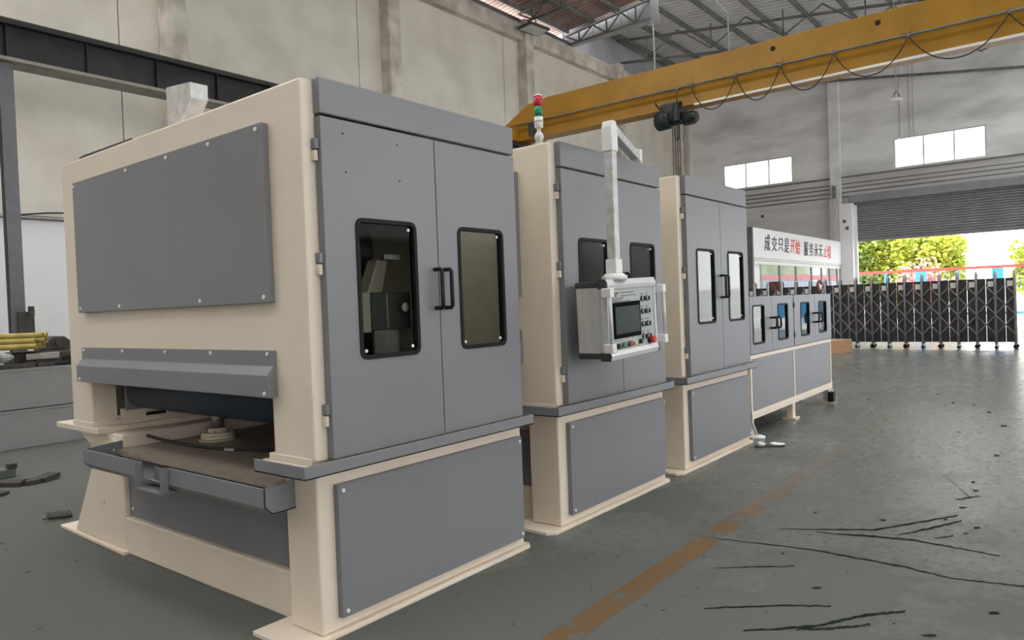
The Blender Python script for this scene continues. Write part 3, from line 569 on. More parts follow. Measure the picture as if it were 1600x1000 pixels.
B(2.686, 2.87, IY + 0.01, IY + 0.03, 1.225, 1.436).build('lower_plate', 'zinc', m1)
MB().prism([(2.675, 1.65), (2.759, 1.83), (2.828, 1.83), (2.779, 1.65)], 'y', IY + 0.04, IY + 0.10).build('slanted_arm', 'inner_cream', m1)
MB().prism([(2.655, 1.65), (2.735, 1.83), (2.750, 1.83), (2.672, 1.65)], 'y', IY + 0.02, IY + 0.10).build('arm_rim', 'cream', m1)
B(2.56, 2.655, IY + 0.0, IY + 0.06, 1.43, 1.65).build('bracket_plate', 'inner_cream', m1)
B(2.646, 2.827, IY + 0.15, IY + 0.35, 1.85, 1.96).build('motor_housing', 'dark_iron', m1, 0.01)
B(2.77, 2.89, IY, IY + 0.02, 1.835, 1.862).build('cross_bar', 'zinc', m1)
MB().tube([(2.60, 3.4, 1.7), (2.60, 5.4, 1.7)], 0.16, 24).build('sanding_drum', 'dark_iron', m1)

# signal tower on the middle machine
st = thing('signal_tower', (4.09, 2.95, 2.645), 'red and green signal tower light on top of the middle machine', 'signal light')
sx, sy = 4.09, 2.95
MB().tube([(sx, sy, 2.645), (sx, sy, 2.66)], 0.03, 16).build('mount_plate', 'zinc', st)
MB().tube([(sx, sy, 2.66), (sx, sy, 2.675), (sx, sy, 2.70), (sx, sy, 2.72), (sx, sy, 2.735), (sx, sy, 2.76)], 0.03, 16, rs=[0.012, 0.026, 0.033, 0.026, 0.014, 0.014]).build('swivel_mount', 'alu_light', st)
MB().tube([(sx, sy, 2.76), (sx, sy, 2.765), (sx, sy, 2.835)], 0.032, 20, rs=[0.024, 0.030, 0.030]).build('tower_base', 'white_paint', st)
MB().tube([(sx, sy, 2.80), (sx, sy, 2.81)], 0.0315, 20).build('base_ring', 'zinc', st)
MB().tube([(sx, sy, 2.835), (sx, sy, 2.905)], 0.030, 20).build('green_lens', 'green_lens', st)
MB().tube([(sx, sy, 2.905), (sx, sy, 2.975)], 0.030, 20).build('red_lens', 'red_lens', st)
MB().tube([(sx, sy, 2.975), (sx, sy, 2.985), (sx, sy, 2.992)], 0.030, 20, rs=[0.031, 0.028, 0.012]).build('tower_cap', 'white_paint', st)

# control panel hanging from a swing arm
PY = 2.45
cp = thing('control_panel', (4.32, PY, 1.17), 'aluminium operator control panel hanging from a swing arm', 'control panel')
x0, x1, z0, z1 = 4.06, 4.735, 1.17, 1.70
def rolled(mb):
    c = Vector((4.32, PY, 1.70)); a = math.radians(-2.0)
    mb.v = [tuple(c + Vector(((v[0] - c.x) * math.cos(a) + (v[2] - c.z) * math.sin(a), v[1] - c.y, -(v[0] - c.x) * math.sin(a) + (v[2] - c.z) * math.cos(a)))) for v in mb.v]
    return mb
rolled(B(x0 + 0.02, x1 - 0.02, PY + 0.02, PY + 0.24, z0 + 0.045, z1 - 0.045)).build('panel_case', 'alu', cp, 0.004)
rolled(B(x0 + 0.015, x1 - 0.015, PY + 0.02, PY + 0.245, z1 - 0.05, z1 - 0.01)).build('case_edge', 'dark_plastic', cp, 0.006)
rolled(B(x0 + 0.015, x1 - 0.015, PY + 0.02, PY + 0.245, z0 + 0.01, z0 + 0.05)).build('case_edge', 'dark_plastic', cp, 0.006)
for za, zb in ((z1 - 0.065, z1), (z0, z0 + 0.06)):
    rolled(MB().prism([(PY - 0.012, za), (PY - 0.02, za + 0.03), (PY + 0.0, zb) if za > 1.4 else (PY - 0.012, zb), (PY + 0.05, zb), (PY + 0.05, za)], 'x', x0 + 0.004, x1 - 0.004)).build('frame_bar', 'alu_light', cp, 0.003)
for xe in (x0 - 0.006, x1 - 0.006):
    rolled(MB().prism([(PY - 0.014, z1 - 0.06), (PY - 0.014, z1 - 0.02), (PY + 0.0, z1 + 0.002), (PY + 0.055, z1 + 0.002), (PY + 0.055, z1 - 0.06)], 'x', xe, xe + 0.012)).build('frame_cap', 'dark_plastic', cp)
    rolled(MB().prism([(PY - 0.014, z0 + 0.055), (PY - 0.022, z0 + 0.03), (PY - 0.014, z0 - 0.002), (PY + 0.055, z0 - 0.002), (PY + 0.055, z0 + 0.055)], 'x', xe, xe + 0.012)).build('frame_cap', 'dark_plastic', cp)
for xa, xb in ((x0, x0 + 0.035), (x1 - 0.03, x1)):
    rolled(B(xa, xb, PY - 0.010, PY + 0.04, z0 + 0.06, z1 - 0.065)).build('frame_bar', 'alu_light', cp, 0.003)
fp = rolled(B(x0 + 0.035, x1 - 0.03, PY - 0.002, PY + 0.02, z0 + 0.06, z1 - 0.065)).build('face_plate', 'face_plate', cp)
sb = rolled(B(x0 + 0.075, x0 + 0.44, PY - 0.010, PY, z0 + 0.135, z1 - 0.155)).build('touch_screen', 'flat_black', cp, 0.004)
rolled(B(x0 + 0.095, x0 + 0.42, PY - 0.012, PY - 0.008, z0 + 0.165, z1 - 0.185)).build('display', 'screen', sb)
def lines(rows, parent, m, h=0.006):
    for xa, xb, z, in rows:
        mb = MB(); x = xa
        while x < xb:
            w = random.uniform(0.006, 0.016); mb.box(x, min(x + w, xb), PY - 0.004, PY - 0.001, z - h / 2 * random.uniform(.6, 1), z + h / 2); x += w + 0.004
        rolled(mb).build('printed_line', m, parent)
rolled(B(x0 + 0.065, x0 + 0.088, PY - 0.004, PY - 0.001, z1 - 0.115, z1 - 0.090)).build('printed_logo', 'ink_red', fp)
lines([(x0 + 0.095, x0 + 0.16, z1 - 0.095), (x0 + 0.095, x0 + 0.135, z1 - 0.111)], fp, 'ink', 0.010)
lines([(x0 + 0.185, x0 + 0.37, z1 - 0.093), (x0 + 0.185, x0 + 0.40, z1 - 0.113), (x0 + 0.065, x0 + 0.23, z1 - 0.128), (x0 + 0.065, x0 + 0.20, z1 - 0.140), (x0 + 0.065, x0 + 0.32, z1 - 0.150)], fp, 'dark_plastic', 0.005)
for r in range(4):
    for c in range(2):
        kx, kz = x0 + 0.475 + c * 0.068, z1 - 0.145 - r * 0.088
        k = rolled(MB().tube([(kx, PY - 0.002, kz), (kx, PY - 0.012, kz)], 0.020, 18)).build('selector_switch', 'dark_plastic', cp)
        rolled(MB().tube([(kx, PY - 0.012, kz), (kx, PY - 0.020, kz)], 0.015, 16)).build('switch_knob', 'alu_light', k)
        rolled(B(kx - 0.004, kx + 0.004, PY - 0.030, PY - 0.020, kz - 0.015, kz + 0.015)).build('switch_grip', 'black', k)
        lines([(kx - 0.02, kx + 0.02, kz + 0.036), (kx - 0.016, kx + 0.018, kz + 0.029)], fp, 'dark_plastic', 0.003)
for i, (bx, bz, mm, rr) in enumerate(((0.10, 0.088, 'black', 0.019), (0.175, 0.090, 'green_btn', 0.021), (0.255, 0.092, 'maroon_btn', 0.021), (0.328, 0.092, 'ivory_btn', 0.016), (0.405, 0.094, 'black', 0.018), (0.56, 0.094, 'red', 0.024))):
    k = rolled(MB().tube([(x0 + bx, PY - 0.002, z0 + bz), (x0 + bx, PY - 0.014, z0 + bz)], rr + 0.005, 18)).build('push_button', 'steel' if i != 5 else 'black', cp)
    rolled(MB().tube([(x0 + bx, PY - 0.014, z0 + bz), (x0 + bx, PY - 0.026 - (0.02 if i == 5 else 0), z0 + bz), (x0 + bx, PY - 0.03 - (0.02 if i == 5 else 0), z0 + bz)], rr, 18, rs=[rr, rr, rr * .8])).build('button_cap', mm, k)
    lines([(x0 + bx - 0.015, x0 + bx + 0.015, z0 + bz + 0.036)], fp, 'dark_plastic', 0.003)
for s, xe in ((-1, x0 - 0.028), (1, x1 + 0.048)):
    h = rolled(MB().tube([(xe, PY - 0.045, z0 + 0.09), (xe, PY - 0.045, z1 - 0.07)], 0.013, 12)).build('side_handle', 'alu_light', cp)
    for za in (z0 + 0.055, z1 - 0.115):
        rolled(B(min(xe - 0.014, xe + 0.014 - s * 0.05), max(xe + 0.014, xe - 0.014 - s * 0.05), PY - 0.062, PY + 0.01, za, za + 0.06)).build('handle_bracket', 'white_paint', h, 0.006)
ax, ay = 4.235, PY + 0.03
MB().tube([(ax, ay, 1.69), (ax, ay, 1.715), (ax, ay, 1.735)], 0.07, 20, rs=[0.085, 0.085, 0.06]).build('swivel_base', 'white_paint', cp)
B(ax - 0.042, ax + 0.042, ay - 0.042, ay + 0.042, 1.735, 1.83).build('arm_socket', 'white_paint', cp, 0.008)
B(ax - 0.032, ax + 0.032, ay - 0.032, ay + 0.032, 1.83, 2.56).build('vertical_arm', 'galv', cp, 0.006)
el = MB().prism([(ax - 0.042, 2.54), (ax + 0.042, 2.54), (ax + 0.044, 2.70), (ax + 0.025, 2.745), (ax - 0.025, 2.745), (ax - 0.042, 2.70)], 'y', ay - 0.04, ay + 0.04).build('arm_elbow', 'white_paint', cp, 0.010)
dv = Vector((0.94, 0.337, 0)).normalized(); nv = Vector((-dv.y, dv.x, 0))
def bar(p, q, w, za, zb):
    p, q = Vector(p), Vector(q); c = []
    for z in (za, zb): c += [(*(p - nv * w).xy, z), (*(q - nv * w).xy, z), (*(q + nv * w).xy, z), (*(p + nv * w).xy, z)]
    return MB().quadbox(c)
e0 = Vector((ax, ay, 0)) + dv * 0.03; e1 = Vector((ax, ay, 0)) + dv * 1.05
bar(e0, e1, 0.032, 2.675, 2.738).build('horizontal_arm', 'galv', cp, 0.006)
bar(e1, e1 + dv * 0.12, 0.045, 2.665, 2.755).build('arm_joint', 'white_paint', cp, 0.008)
jb = e1 + dv * 0.06; MB().tube([(jb.x, jb.y, 2.652), (jb.x, jb.y, 2.76)], 0.05, 18).build('arm_pivot', 'white_paint', cp)

# ------------------------------------------------------------------ low cabinet machine at the end of the line
LY = 2.90
lm = thing('cleaning_machine', (9.3, 3.6, 0), 'low grey cabinet machine with windowed doors on a cream frame', 'machine')
xa, xb, xm = 7.78, 10.92, 9.27
for x in (xa, xm - 0.02, xb - 0.04): B(x, x + 0.04, LY, LY + 0.05, 0.21, 0.90).build('frame_post', 'cream', lm, 0.004)
B(xa, xb, LY - 0.005, LY + 0.08, 0.205, 0.285).build('frame_beam', 'cream', lm, 0.004)
B(xa, xb, LY - 0.005, LY + 0.08, 0.862, 0.905).build('frame_beam', 'cream', lm, 0.004)
B(xa, xb, 4.52, 4.60, 0.205, 0.285).build('frame_beam', 'cream', lm, 0.004)
B(xa, xb, 4.52, 4.60, 0.862, 0.905).build('frame_beam', 'cream', lm, 0.004)
for x in (xa + 0.06, xm, xb - 0.06):
    B(x - 0.05, x + 0.05, LY + 0.02, LY + 0.10, 0.02, 0.21).build('frame_leg', 'cream', lm, 0.004)
    B(x - 0.05, x + 0.05, 4.5, 4.58, 0.02, 0.21).build('frame_leg', 'cream', lm, 0.004)
    B(x - 0.09, x + 0.09, LY - 0.02, LY + 0.14, 0, 0.022).build('foot_plate', 'cream', lm)
    B(x - 0.09, x + 0.09, 4.46, 4.62, 0, 0.022).build('foot_plate', 'cream', lm)
MB().prism([(xb - 0.02, 0.21), (xb + 0.06, 0.21), (xb + 0.32, 0.03), (xb + 0.32, 0.0), (xb - 0.05, 0.0)], 'y', LY + 0.02, LY + 0.10).build('outrigger_foot', 'zinc', lm, 0.004)
B(xb - 0.16, xb - 0.04, LY - 0.06, LY + 0.02, 0.02, 0.16).build('foot_block', 'black', lm, 0.004)
for a, b in ((xa + 0.04, xm - 0.02), (xm + 0.02, xb - 0.04)): B(a + 0.005, b - 0.005, LY + 0.006, LY + 0.03, 0.287, 0.860).build('lower_panel', 'grey', lm, 0.003)
B(xa, xb, LY + 0.03, 4.55, 1.525, 1.545).build('top_plate', 'grey', lm, 0.004)
B(xa, xb, LY + 0.05, 4.55, 0.90, 0.92).build('inner_deck', 'machine_dark', lm)
B(xa, xa + 0.02, LY + 0.04, 4.55, 0.285, 1.53).build('end_panel', 'grey', lm)
B(xb - 0.02, xb, LY + 0.04, 4.55, 0.285, 1.53).build('end_panel', 'grey', lm)
for k, (a, b) in enumerate(((xa, 8.475), (8.48, xm - 0.012), (xm + 0.012, 10.16), (10.165, xb))):
    hx0 = (7.86, 8.68, 9.545, 10.33)[k]; hole = (hx0, hx0 + 0.36, 1.02, 1.445)
    d = door_mesh(a, b, 0.912, 1.543, hole, LY - 0.01, LY + 0.03, 0.03).build('door', 'grey', lm, 0.003)
    ring_mesh(hole, 0.012, LY - 0.015, LY + 0.02, 0.03).build('window_gasket', 'rubber', d)
    B(hole[0] + 0.004, hole[1] - 0.004, LY + 0.003, LY + 0.008, hole[2] + 0.004, hole[3] - 0.004).build('window_glass', 'clear_glass', d)
    hx = (8.42, 8.56, 10.08, 10.23)[k]
    MB().tube([(hx, LY - 0.01, 1.175), (hx, LY - 0.075, 1.175), (hx, LY - 0.085, 1.185), (hx, LY - 0.085, 1.285), (hx, LY - 0.075, 1.295), (hx, LY - 0.01, 1.295)], 0.012, 8).build('door_handle', 'black', d)
    if k in (1, 2):
        for z in (1.42, 1.05): B(xm - 0.012, xm + 0.012, LY - 0.02, LY, z - 0.03, z + 0.03).build('hinge', 'grey', d)
for x in (8.6, 9.9): MB().tube([(x, LY + 0.12, 1.12), (x, 4.5, 1.12)], 0.07, 14).build('brush_roller', 'machine_dark', lm)
lf = MB().tube([(7.86, 2.88, 0.0), (7.86, 2.88, 0.018), (7.86, 2.88, 0.03)], 0.09, 18, rs=[0.085, 0.085, 0.05]).build('leveling_foot', 'white_paint', lm)
MB().tube([(7.86, 2.88, 0.03), (7.80, 2.93, 0.22)], 0.016, 10).build('foot_screw', 'zinc', lf)
pl = thing('pulley_wheel', (10.80, 3.0, 1.545), 'small reddish pulley wheel standing on the low cabinet machine', 'pulley')
ring = [(10.80 + 0.10 * math.cos(t * math.pi / 10), 3.0, 1.645 + 0.085 * math.sin(t * math.pi / 10)) for t in range(21)]
MB().tube(ring, 0.018, 8, cap=False).build('wheel_rim', 'brick_red', pl)
MB().cyl((10.80, 2.98, 1.645), (10.80, 3.02, 1.645), 0.035, 14).build('wheel_hub', 'zinc', pl)
B(10.76, 10.84, 2.97, 3.03, 1.545, 1.60).build('wheel_stand', 'brick_red', pl)

# ------------------------------------------------------------------ folding gate across the doorway
gt = thing('folding_gate', (21.9, 4.9, 0), 'dark metal expanding gate on small wheels before the doorway', 'gate')
gx = 21.9; GY = [1.464 + 0.408 * i for i in range(20)]
gpost = None; gbars = []; gpan = None
for i, y in enumerate(GY):
    if gpost is None:
        p = MB(); arch = [(gx, y, 0.10), (gx, y, 1.84)] + [(gx + 0.11 - 0.11 * math.cos(t * math.pi / 8), y, 1.84 + 0.10 * math.sin(t * math.pi / 8)) for t in range(1, 8)] + [(gx + 0.22, y, 1.84), (gx + 0.22, y, 0.10)]
        p.tube(arch, 0.026, 8); gpost = p.build('gate_post', 'gate_metal', gt)
    else: share(gpost, 'gate_post', (0, y - GY[0], 0), gt)
    wr = 0.055 if i % 2 == 0 else 0.035
    for xx in (gx - 0.03, gx + 0.25):
        MB().cyl((xx - 0.015, y, wr), (xx + 0.015, y, wr), wr, 14).build('wheel', 'rubber', gt)
    MB().box(gx - 0.04, gx + 0.26, y - 0.02, y + 0.02, wr, 0.12).build('axle_bracket', 'gate_metal', gt)
    if i == len(GY) - 1: break
    dlt = y - GY[0]
    if gpan is None:
        gpan = MB().box(gx + 0.10, gx + 0.115, y + 0.028, y + 0.198, 0.16, 1.77).build('gate_panel', 'gate_panel', gt)
        gpan2 = MB().box(gx + 0.10, gx + 0.115, y + 0.207, y + 0.380, 0.16, 1.77).build('gate_panel', 'gate_panel', gt)
        gref = MB().box(gx + 0.088, gx + 0.10, y + 0.04, y + 0.16, 1.56, 1.70).build('reflector_plate', 'reflector', gt)
        def gbar(xf, ya, za, yb_, zb_):
            return MB().quadbox([(xf, ya, za - 0.018), (xf + 0.012, ya, za - 0.018), (xf + 0.012, yb_, zb_ - 0.018), (xf, yb_, zb_ - 0.018), (xf, ya, za + 0.018), (xf + 0.012, ya, za + 0.018), (xf + 0.012, yb_, zb_ + 0.018), (xf, yb_, zb_ + 0.018)]).build('scissor_bar', 'gate_metal', gt)
        for zc in (1.11, 0.61):
            gbars.append(gbar(gx - 0.042, y + 0.408, zc + 0.24, y, zc - 0.24)); gbars.append(gbar(gx + 0.05, y, zc + 0.24, y + 0.408, zc - 0.24))
        gbars.append(gbar(gx - 0.042, y + 0.204, 1.60, y, 1.36)); gbars.append(gbar(gx + 0.05, y + 0.204, 1.60, y + 0.408, 1.36))
    else:
        share(gpan, 'gate_panel', (0, dlt, 0), gt); share(gpan2, 'gate_panel', (0, dlt, 0), gt); share(gref, 'reflector_plate', (0, dlt, 0), gt)
        for b in gbars: share(b, 'scissor_bar', (0, dlt, 0), gt)

rc = MB()
for i in range(7):
    for j in range(6): rc.v.append((21.845 + 0.012 * math.sin(i * 1.7 + j), 7.18 + 0.05 * i, 1.96 - 0.05 * j - 0.02 * abs(i - 3) * (j > 3)))
for i in range(6):
    for j in range(5): rc.f.append((i * 6 + j, (i + 1) * 6 + j, (i + 1) * 6 + j + 1, i * 6 + j + 1))
ro = rc.build('red_cloth', 'brick_red', None, org=(21.85, 7.3, 1.7)); ro.modifiers.new('thick', 'SOLIDIFY').thickness = 0.012
tag(ro, 'small dark red cloth hung over the top of the folding gate', 'cloth')
# timber crate beside the gate
tc = MB(); f0, f1 = Vector((18.4, 5.51, 0)), Vector((20.31, 4.87, 0)); dn = Vector((0.31, 0.92, 0)).normalized() * 0.7
cb_ = []
for z in (0.0, 0.34): cb_ += [(f0.x, f0.y, z), (f1.x, f1.y, z), (f1.x + dn.x, f1.y + dn.y, z), (f0.x + dn.x, f0.y + dn.y, z)]
tb = tc.quadbox(cb_).build('timber_crate', 'timber', None, 0.01, org=(19.4, 5.4, 0)); tag(tb, 'brown timber crate on the floor before the folding gate', 'crate')

# ------------------------------------------------------------------ guard booth with the lettered sign
BY = 8.2
bo = thing('guard_booth', (27.8, 9.4, 0), 'white booth with a lettered sign above its windows, behind the gate', 'booth')
B(22.7, 32.85, BY + 0.10, 10.8, 0, 2.70).build('booth_body', 'white_paint', bo)
B(22.5, 32.88, BY, BY + 0.45, 2.75, 3.70).build('sign_board', 'sign_white', bo, 0.01)
B(22.40, 22.52, BY - 0.02, 10.8, 0, 3.70).build('booth_end', 'booth_dark', bo, 0.01)
B(22.5, 32.85, BY + 0.04, 10.8, 2.68, 2.75).build('roof_edge', 'reflector', bo)
B(22.1, 22.40, 8.5, 9.2, 2.5, 3.1).build('end_box', 'booth_dark', bo)
panes = [(23.35, 25.02), (25.21, 26.80), (26.97, 28.64), (28.89, 29.98), (30.16, 31.06), (31.34, 32.2)]
for k, (a, b) in enumerate(panes):
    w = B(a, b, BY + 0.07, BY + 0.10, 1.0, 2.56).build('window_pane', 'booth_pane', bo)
    B(a, b, BY + 0.062, BY + 0.07, 2.06 + 0.02 * (k % 2), 2.22 + 0.03 * (k % 3)).build('pink_reflection', 'pink_reflection', w)  # coloured bands paint what the panes reflect from outside
    B(a + 0.1, b, BY + 0.062, BY + 0.07, 1.72, 2.03).build('blue_reflection', 'blue_reflection', w)
for a in (25.02, 26.80, 28.66, 29.98, 31.06, 32.2): B(a + 0.02, a + 0.17, BY + 0.05, BY + 0.11, 0.95, 2.56).build('mullion', 'booth_dark', bo)
B(22.7, 32.85, BY + 0.04, BY + 0.10, 2.56, 2.66).build('window_head', 'white_paint', bo)
B(22.7, 32.85, BY + 0.03, BY + 0.10, 0.9, 1.0).build('window_sill', 'white_paint', bo)
chars = '成交只是开始服务永无止境'
cpos = [(23.83, 3.27), (24.47, 3.26), (25.08, 3.26), (25.71, 3.25), (26.3, 3.25), (26.91, 3.25), (27.96, 3.22), (28.59, 3.22), (29.21, 3.22), (29.84, 3.21), (30.46, 3.21), (31.05, 3.2)]
dg = None
for i, (ch, (px, pz)) in enumerate(zip(chars, cpos)):
    cu = bpy.data.curves.new('character', 'FONT'); cu.body = ch; cu.size = 0.54; cu.extrude = 0.006; cu.offset = 0.002; cu.align_x = 'CENTER'; cu.shear = 0.12
    to = bpy.data.objects.new('tmp_text', cu); col.objects.link(to); bpy.context.view_layer.update()
    me = bpy.data.meshes.new_from_object(to.evaluated_get(bpy.context.evaluated_depsgraph_get()))
    bpy.data.objects.remove(to)
    if len(me.vertices) == 0: continue
    cx = sum(v.co.x for v in me.vertices) / len(me.vertices)
    ymin = min(v.co.y for v in me.vertices); ymax = max(v.co.y for v in me.vertices); cyy = (ymin + ymax) / 2
    wob = (1.08, 0.98, 0.92, 1.04, 1.0, 1.02, 1.05, 1.0, 0.98, 1.0, 0.95, 1.05)[i]
    for v in me.vertices: v.co = Vector((v.co.x - cx, -v.co.z, (v.co.y - cyy) * wob))
    o = bpy.data.objects.new('character', me); col.objects.link(o); o.parent = bo; o.location = Vector((px, BY - 0.004, pz)) - bo.location
    me.materials.clear(); me.materials.append(MATS['ink_red' if i in (4, 5, 10, 11) else 'ink'])

# ------------------------------------------------------------------ lamps hung from the roof
la = thing('flood_lamp', (20.3, 14.7, 10.9), 'dark framed flood lamp hanging by the concrete ring beam', 'lamp')
def frame4(c, u, v, n, w, t):
    m = MB(); c, u, v, n = map(Vector, (c, u, v, n))
    m.quadbox([tuple(c + u * a + v * b + n * d) for d in (0, t) for a, b in ((-1, -1), (1, -1), (1, 1), (-1, 1))]); return m
frame4((20.3, 14.7, 10.90), (0.55, 0.0, 0.03), (0, 0.28, -0.03), (0, 0, 1), 0, 0.08).build('lamp_frame', 'dark_iron', la)
frame4((20.3, 14.7, 10.885), (0.49, 0.0, 0.027), (0, 0.23, -0.025), (0, 0, 1), 0, 0.02).build('lamp_lens', 'galv', la)
for dx in (-0.35, 0.35): MB().tube([(20.3 + dx, 14.7, 10.97), (20.3, 14.7, 11.35)], 0.02, 6).build('lamp_bracket', 'dark_iron', la)
MB().tube([(20.3, 14.7, 11.35), (20.3, 14.7, 11.95)], 0.025, 6).build('lamp_stem', 'roof_steel', la)
lb = thing('pendant_lamp', (24.0, 4.36, 7.15), 'small flat white lamp hanging by thin wires before the end wall', 'lamp')
frame4((24.0, 4.36, 7.15), (0.16, 0, 0), (0, 0.13, 0), (0, 0, 1), 0, 0.03).build('lamp_plate', 'lamp_white', lb)
for a, b in ((-0.14, -0.11), (0.14, 0.11), (-0.14, 0.11), (0.14, -0.11)): MB().tube([(24 + a, 4.36 + b, 7.18), (24, 4.36, 7.42)], 0.008, 5).build('lamp_wire', 'dark_iron', lb)
MB().tube([(24, 4.36, 7.42), (24, 4.36, roof_z(4.36))], 0.010, 5).build('lamp_stem', 'galv', lb)
for k, (a, y, z1) in enumerate(((25.2, 12.7, 10.3), (25.4, 9.9, 10.3))):
    w = MB().tube([(a - 4 if k else a, y, roof_z(y) - 0.1), (a, y, z1 + (1.3 if k else 1.5)), (a, y, 8.6)], 0.028, 6).build('drop_pipe', 'alu_light')
    tag(w, ('thin grey pipe dropping from the roof left of the hoist', 'bent white pipe dropping from the roof right of the hoist')[k], 'pipe')

# ------------------------------------------------------------------ left side: stacked steel boxes and clutter
def steel_box(z0, z1, label):
    o = thing('steel_box', (3.0, 10.8, z0), label, 'box', 'stacked grey steel boxes')
    B(-2.0, 5.2, 10.40, 11.25, z0, z1 - 0.012).build('box_body', 'primer_grey', o, 0.008)
    B(-2.0, 5.2, 10.395, 10.42, z1 - 0.035, z1).build('box_lip', 'primer_grey', o, 0.004)
    if z0 == 0: B(-2.0, 5.2, 10.43, 11.2, z1 - 0.012, z1 + 0.01).build('shadow_gap_strip', 'black', o)  # black strip paints the shadow gap between the two boxes
steel_box(0, 0.48, 'lower of the two long stacked grey steel boxes'); steel_box(0.49, 0.99, 'upper of the two long stacked grey steel boxes')
rl = thing('iron_rail', (3.2, 10.55, 0.99), 'flat dark iron rail lying along the upper grey box edge', 'rail')
B(1.0, 3.36, 10.45, 10.68, 0.99, 1.045).build('rail_bar', 'dark_iron', rl, 0.004)
B(3.36, 3.45, 10.45, 10.68, 0.99, 1.06).build('rail_end', 'dark_iron', rl, 0.004)
B(3.47, 3.66, 10.44, 10.60, 0.99, 1.035).build('rail_stub', 'dark_iron', rl, 0.004)
bl = MB(); bl.box(3.30, 4.3, 10.70, 11.15, 0.99, 1.18)
bo2 = thing('iron_casting', (3.75, 10.9, 0.99), 'black iron machine casting beside the yellow pipe bundle', 'casting')
bl.build('casting_body', 'dark_iron', bo2, 0.03)
MB().prism([(3.62, 1.17), (4.10, 1.17), (4.02, 1.28), (3.92, 1.36), (3.78, 1.37), (3.66, 1.28)], 'y', 10.78, 11.05).build('casting_lug', 'dark_iron', bo2, 0.02)
MB().cyl((3.86, 10.76, 1.27), (3.86, 10.80, 1.27), 0.06, 14).build('casting_boss', 'dark_iron', bo2)
B(3.42, 3.80, 10.66, 10.72, 1.08, 1.16).build('casting_plate', 'zinc', bo2, 0.006)
B(3.85, 4.28, 10.66, 10.70, 1.05, 1.10).build('casting_slot', 'black', bo2)
pos = [(0, 0), (0.078, 0), (0.156, 0), (0.234, 0), (0.312, 0), (0.039, 0.068), (0.117, 0.068), (0.195, 0.068), (0.273, 0.068), (0.078, 0.136), (0.156, 0.136), (0.234, 0.136)]
for i, (a, b) in enumerate(pos):
    yy, zz = 10.62 + a, 1.255 + b; xe = 3.36 + random.uniform(-0.10, 0.14)
    m = MB(); n = 10
    for x, r in ((1.2, 0.037), (xe, 0.037), (xe, 0.024), (xe - 0.25, 0.024)):
        for k in range(n): t = 2 * math.pi * k / n; m.v.append((x, yy + r * math.cos(t), zz + 0.012 * 0 + r * math.sin(t)))
    for j in range(3):
        for k in range(n): m.f.append((j * n + k, j * n + (k + 1) % n, (j + 1) * n + (k + 1) % n, (j + 1) * n + k))
    m.f.append(tuple(range(n))); m.f.append(tuple(3 * n + k for k in range(n)))
    ca, sa = math.cos(math.radians(-38)), math.sin(math.radians(-38)); o0 = (3.36, 10.62)
    m.v = [(3.42 + (v[0] - o0[0]) * ca - (v[1] - o0[1]) * sa, 10.50 + (v[0] - o0[0]) * sa + (v[1] - o0[1]) * ca, v[2]) for v in m.v]
    o = m.build('yellow_pipe', 'yellow_pipe', None, org=(3.0, yy, zz)); tag(o, 'yellow pipe in the bundle on the stacked grey boxes', 'pipe', 'bundled yellow pipes')
pk = MB(); nu, nv_ = 18, 10
for i in range(nu):
    for j in range(nv_ + 1):
        a = 2 * math.pi * i / nu; b = math.pi * j / nv_ - math.pi / 2; w = 1 + 0.10 * math.sin(5 * a + 3 * b) + 0.07 * math.sin(9 * a - 4 * b) * math.cos(b)
        pk.v.append((2.90 + 0.36 * w * math.cos(b) * math.cos(a), 10.57 + 0.09 * w * math.cos(b) * math.sin(a), 1.13 + 0.080 * math.sin(b)))
for i in range(nu):
    for j in range(nv_): pk.f.append((i * (nv_ + 1) + j, ((i + 1) % nu) * (nv_ + 1) + j, ((i + 1) % nu) * (nv_ + 1) + j + 1, i * (nv_ + 1) + j + 1))
po = pk.build('plastic_wrap', 'plastic_film', None, org=(2.9, 10.57, 1.05))
tag(po, 'crumpled grey plastic wrap bundle under the yellow pipes', 'wrap')
rb = B(2.2, 2.50, 10.50, 10.75, 1.047, 1.215).build('brick_block', 'brick_red', None, 0.015, org=(2.4, 10.6, 1.045)); tag(rb, 'dark red block at the left end under the yellow pipes', 'block')
# bent iron bars on the floor
def strip(name, pts, w, h, m, label, cat, parent=None):
    mb = MB()
    for p, q in zip(pts, pts[1:]):
        p, q = Vector(p), Vector(q); d = (q - p).normalized(); n = Vector((-d.y, d.x, 0)) * w / 2; c = []
        for z in (0, h): c += [(*(p - n).xy, p.z + z), (*(q - n).xy, q.z + z), (*(q + n).xy, q.z + z), (*(p + n).xy, p.z + z)]
        mb.quadbox(c)
    o = mb.build(name, m, parent, 0, org=tuple(pts[0])); 
    if label: tag(o, label, cat)
    return o
ib = strip('iron_bar', [(1.6, 9.4, 0), (2.50, 8.02, 0), (2.62, 8.02, 0), (2.79, 8.10, 0.02)], 0.14, 0.045, 'dark_iron', 'bent black iron bar lying on the floor at the left', 'bar')
B(2.74, 2.83, 8.02, 8.14, 0.0, 0.11).build('bar_end', 'dark_iron', ib).location = Vector((0, 0, 0)) - ib.location
strip('iron_offcut', [(1.75, 8.55, 0), (2.16, 7.84, 0), (2.26, 7.72, 0)], 0.09, 0.03, 'dark_iron', 'small flat iron offcut on the floor before the bent bar', 'offcut')
cl_ = thing('pipe_clamp', (2.45, 8.65, 0), 'small green-grey clamp on the floor behind the bent bar', 'clamp')
B(2.30, 2.60, 8.55, 8.75, 0.0, 0.09).build('clamp_body', 'machine_dark', cl_, 0.01)
B(2.53, 2.61, 8.54, 8.62, 0.09, 0.14).build('clamp_jaw', 'dark_iron', cl_, 0.005)
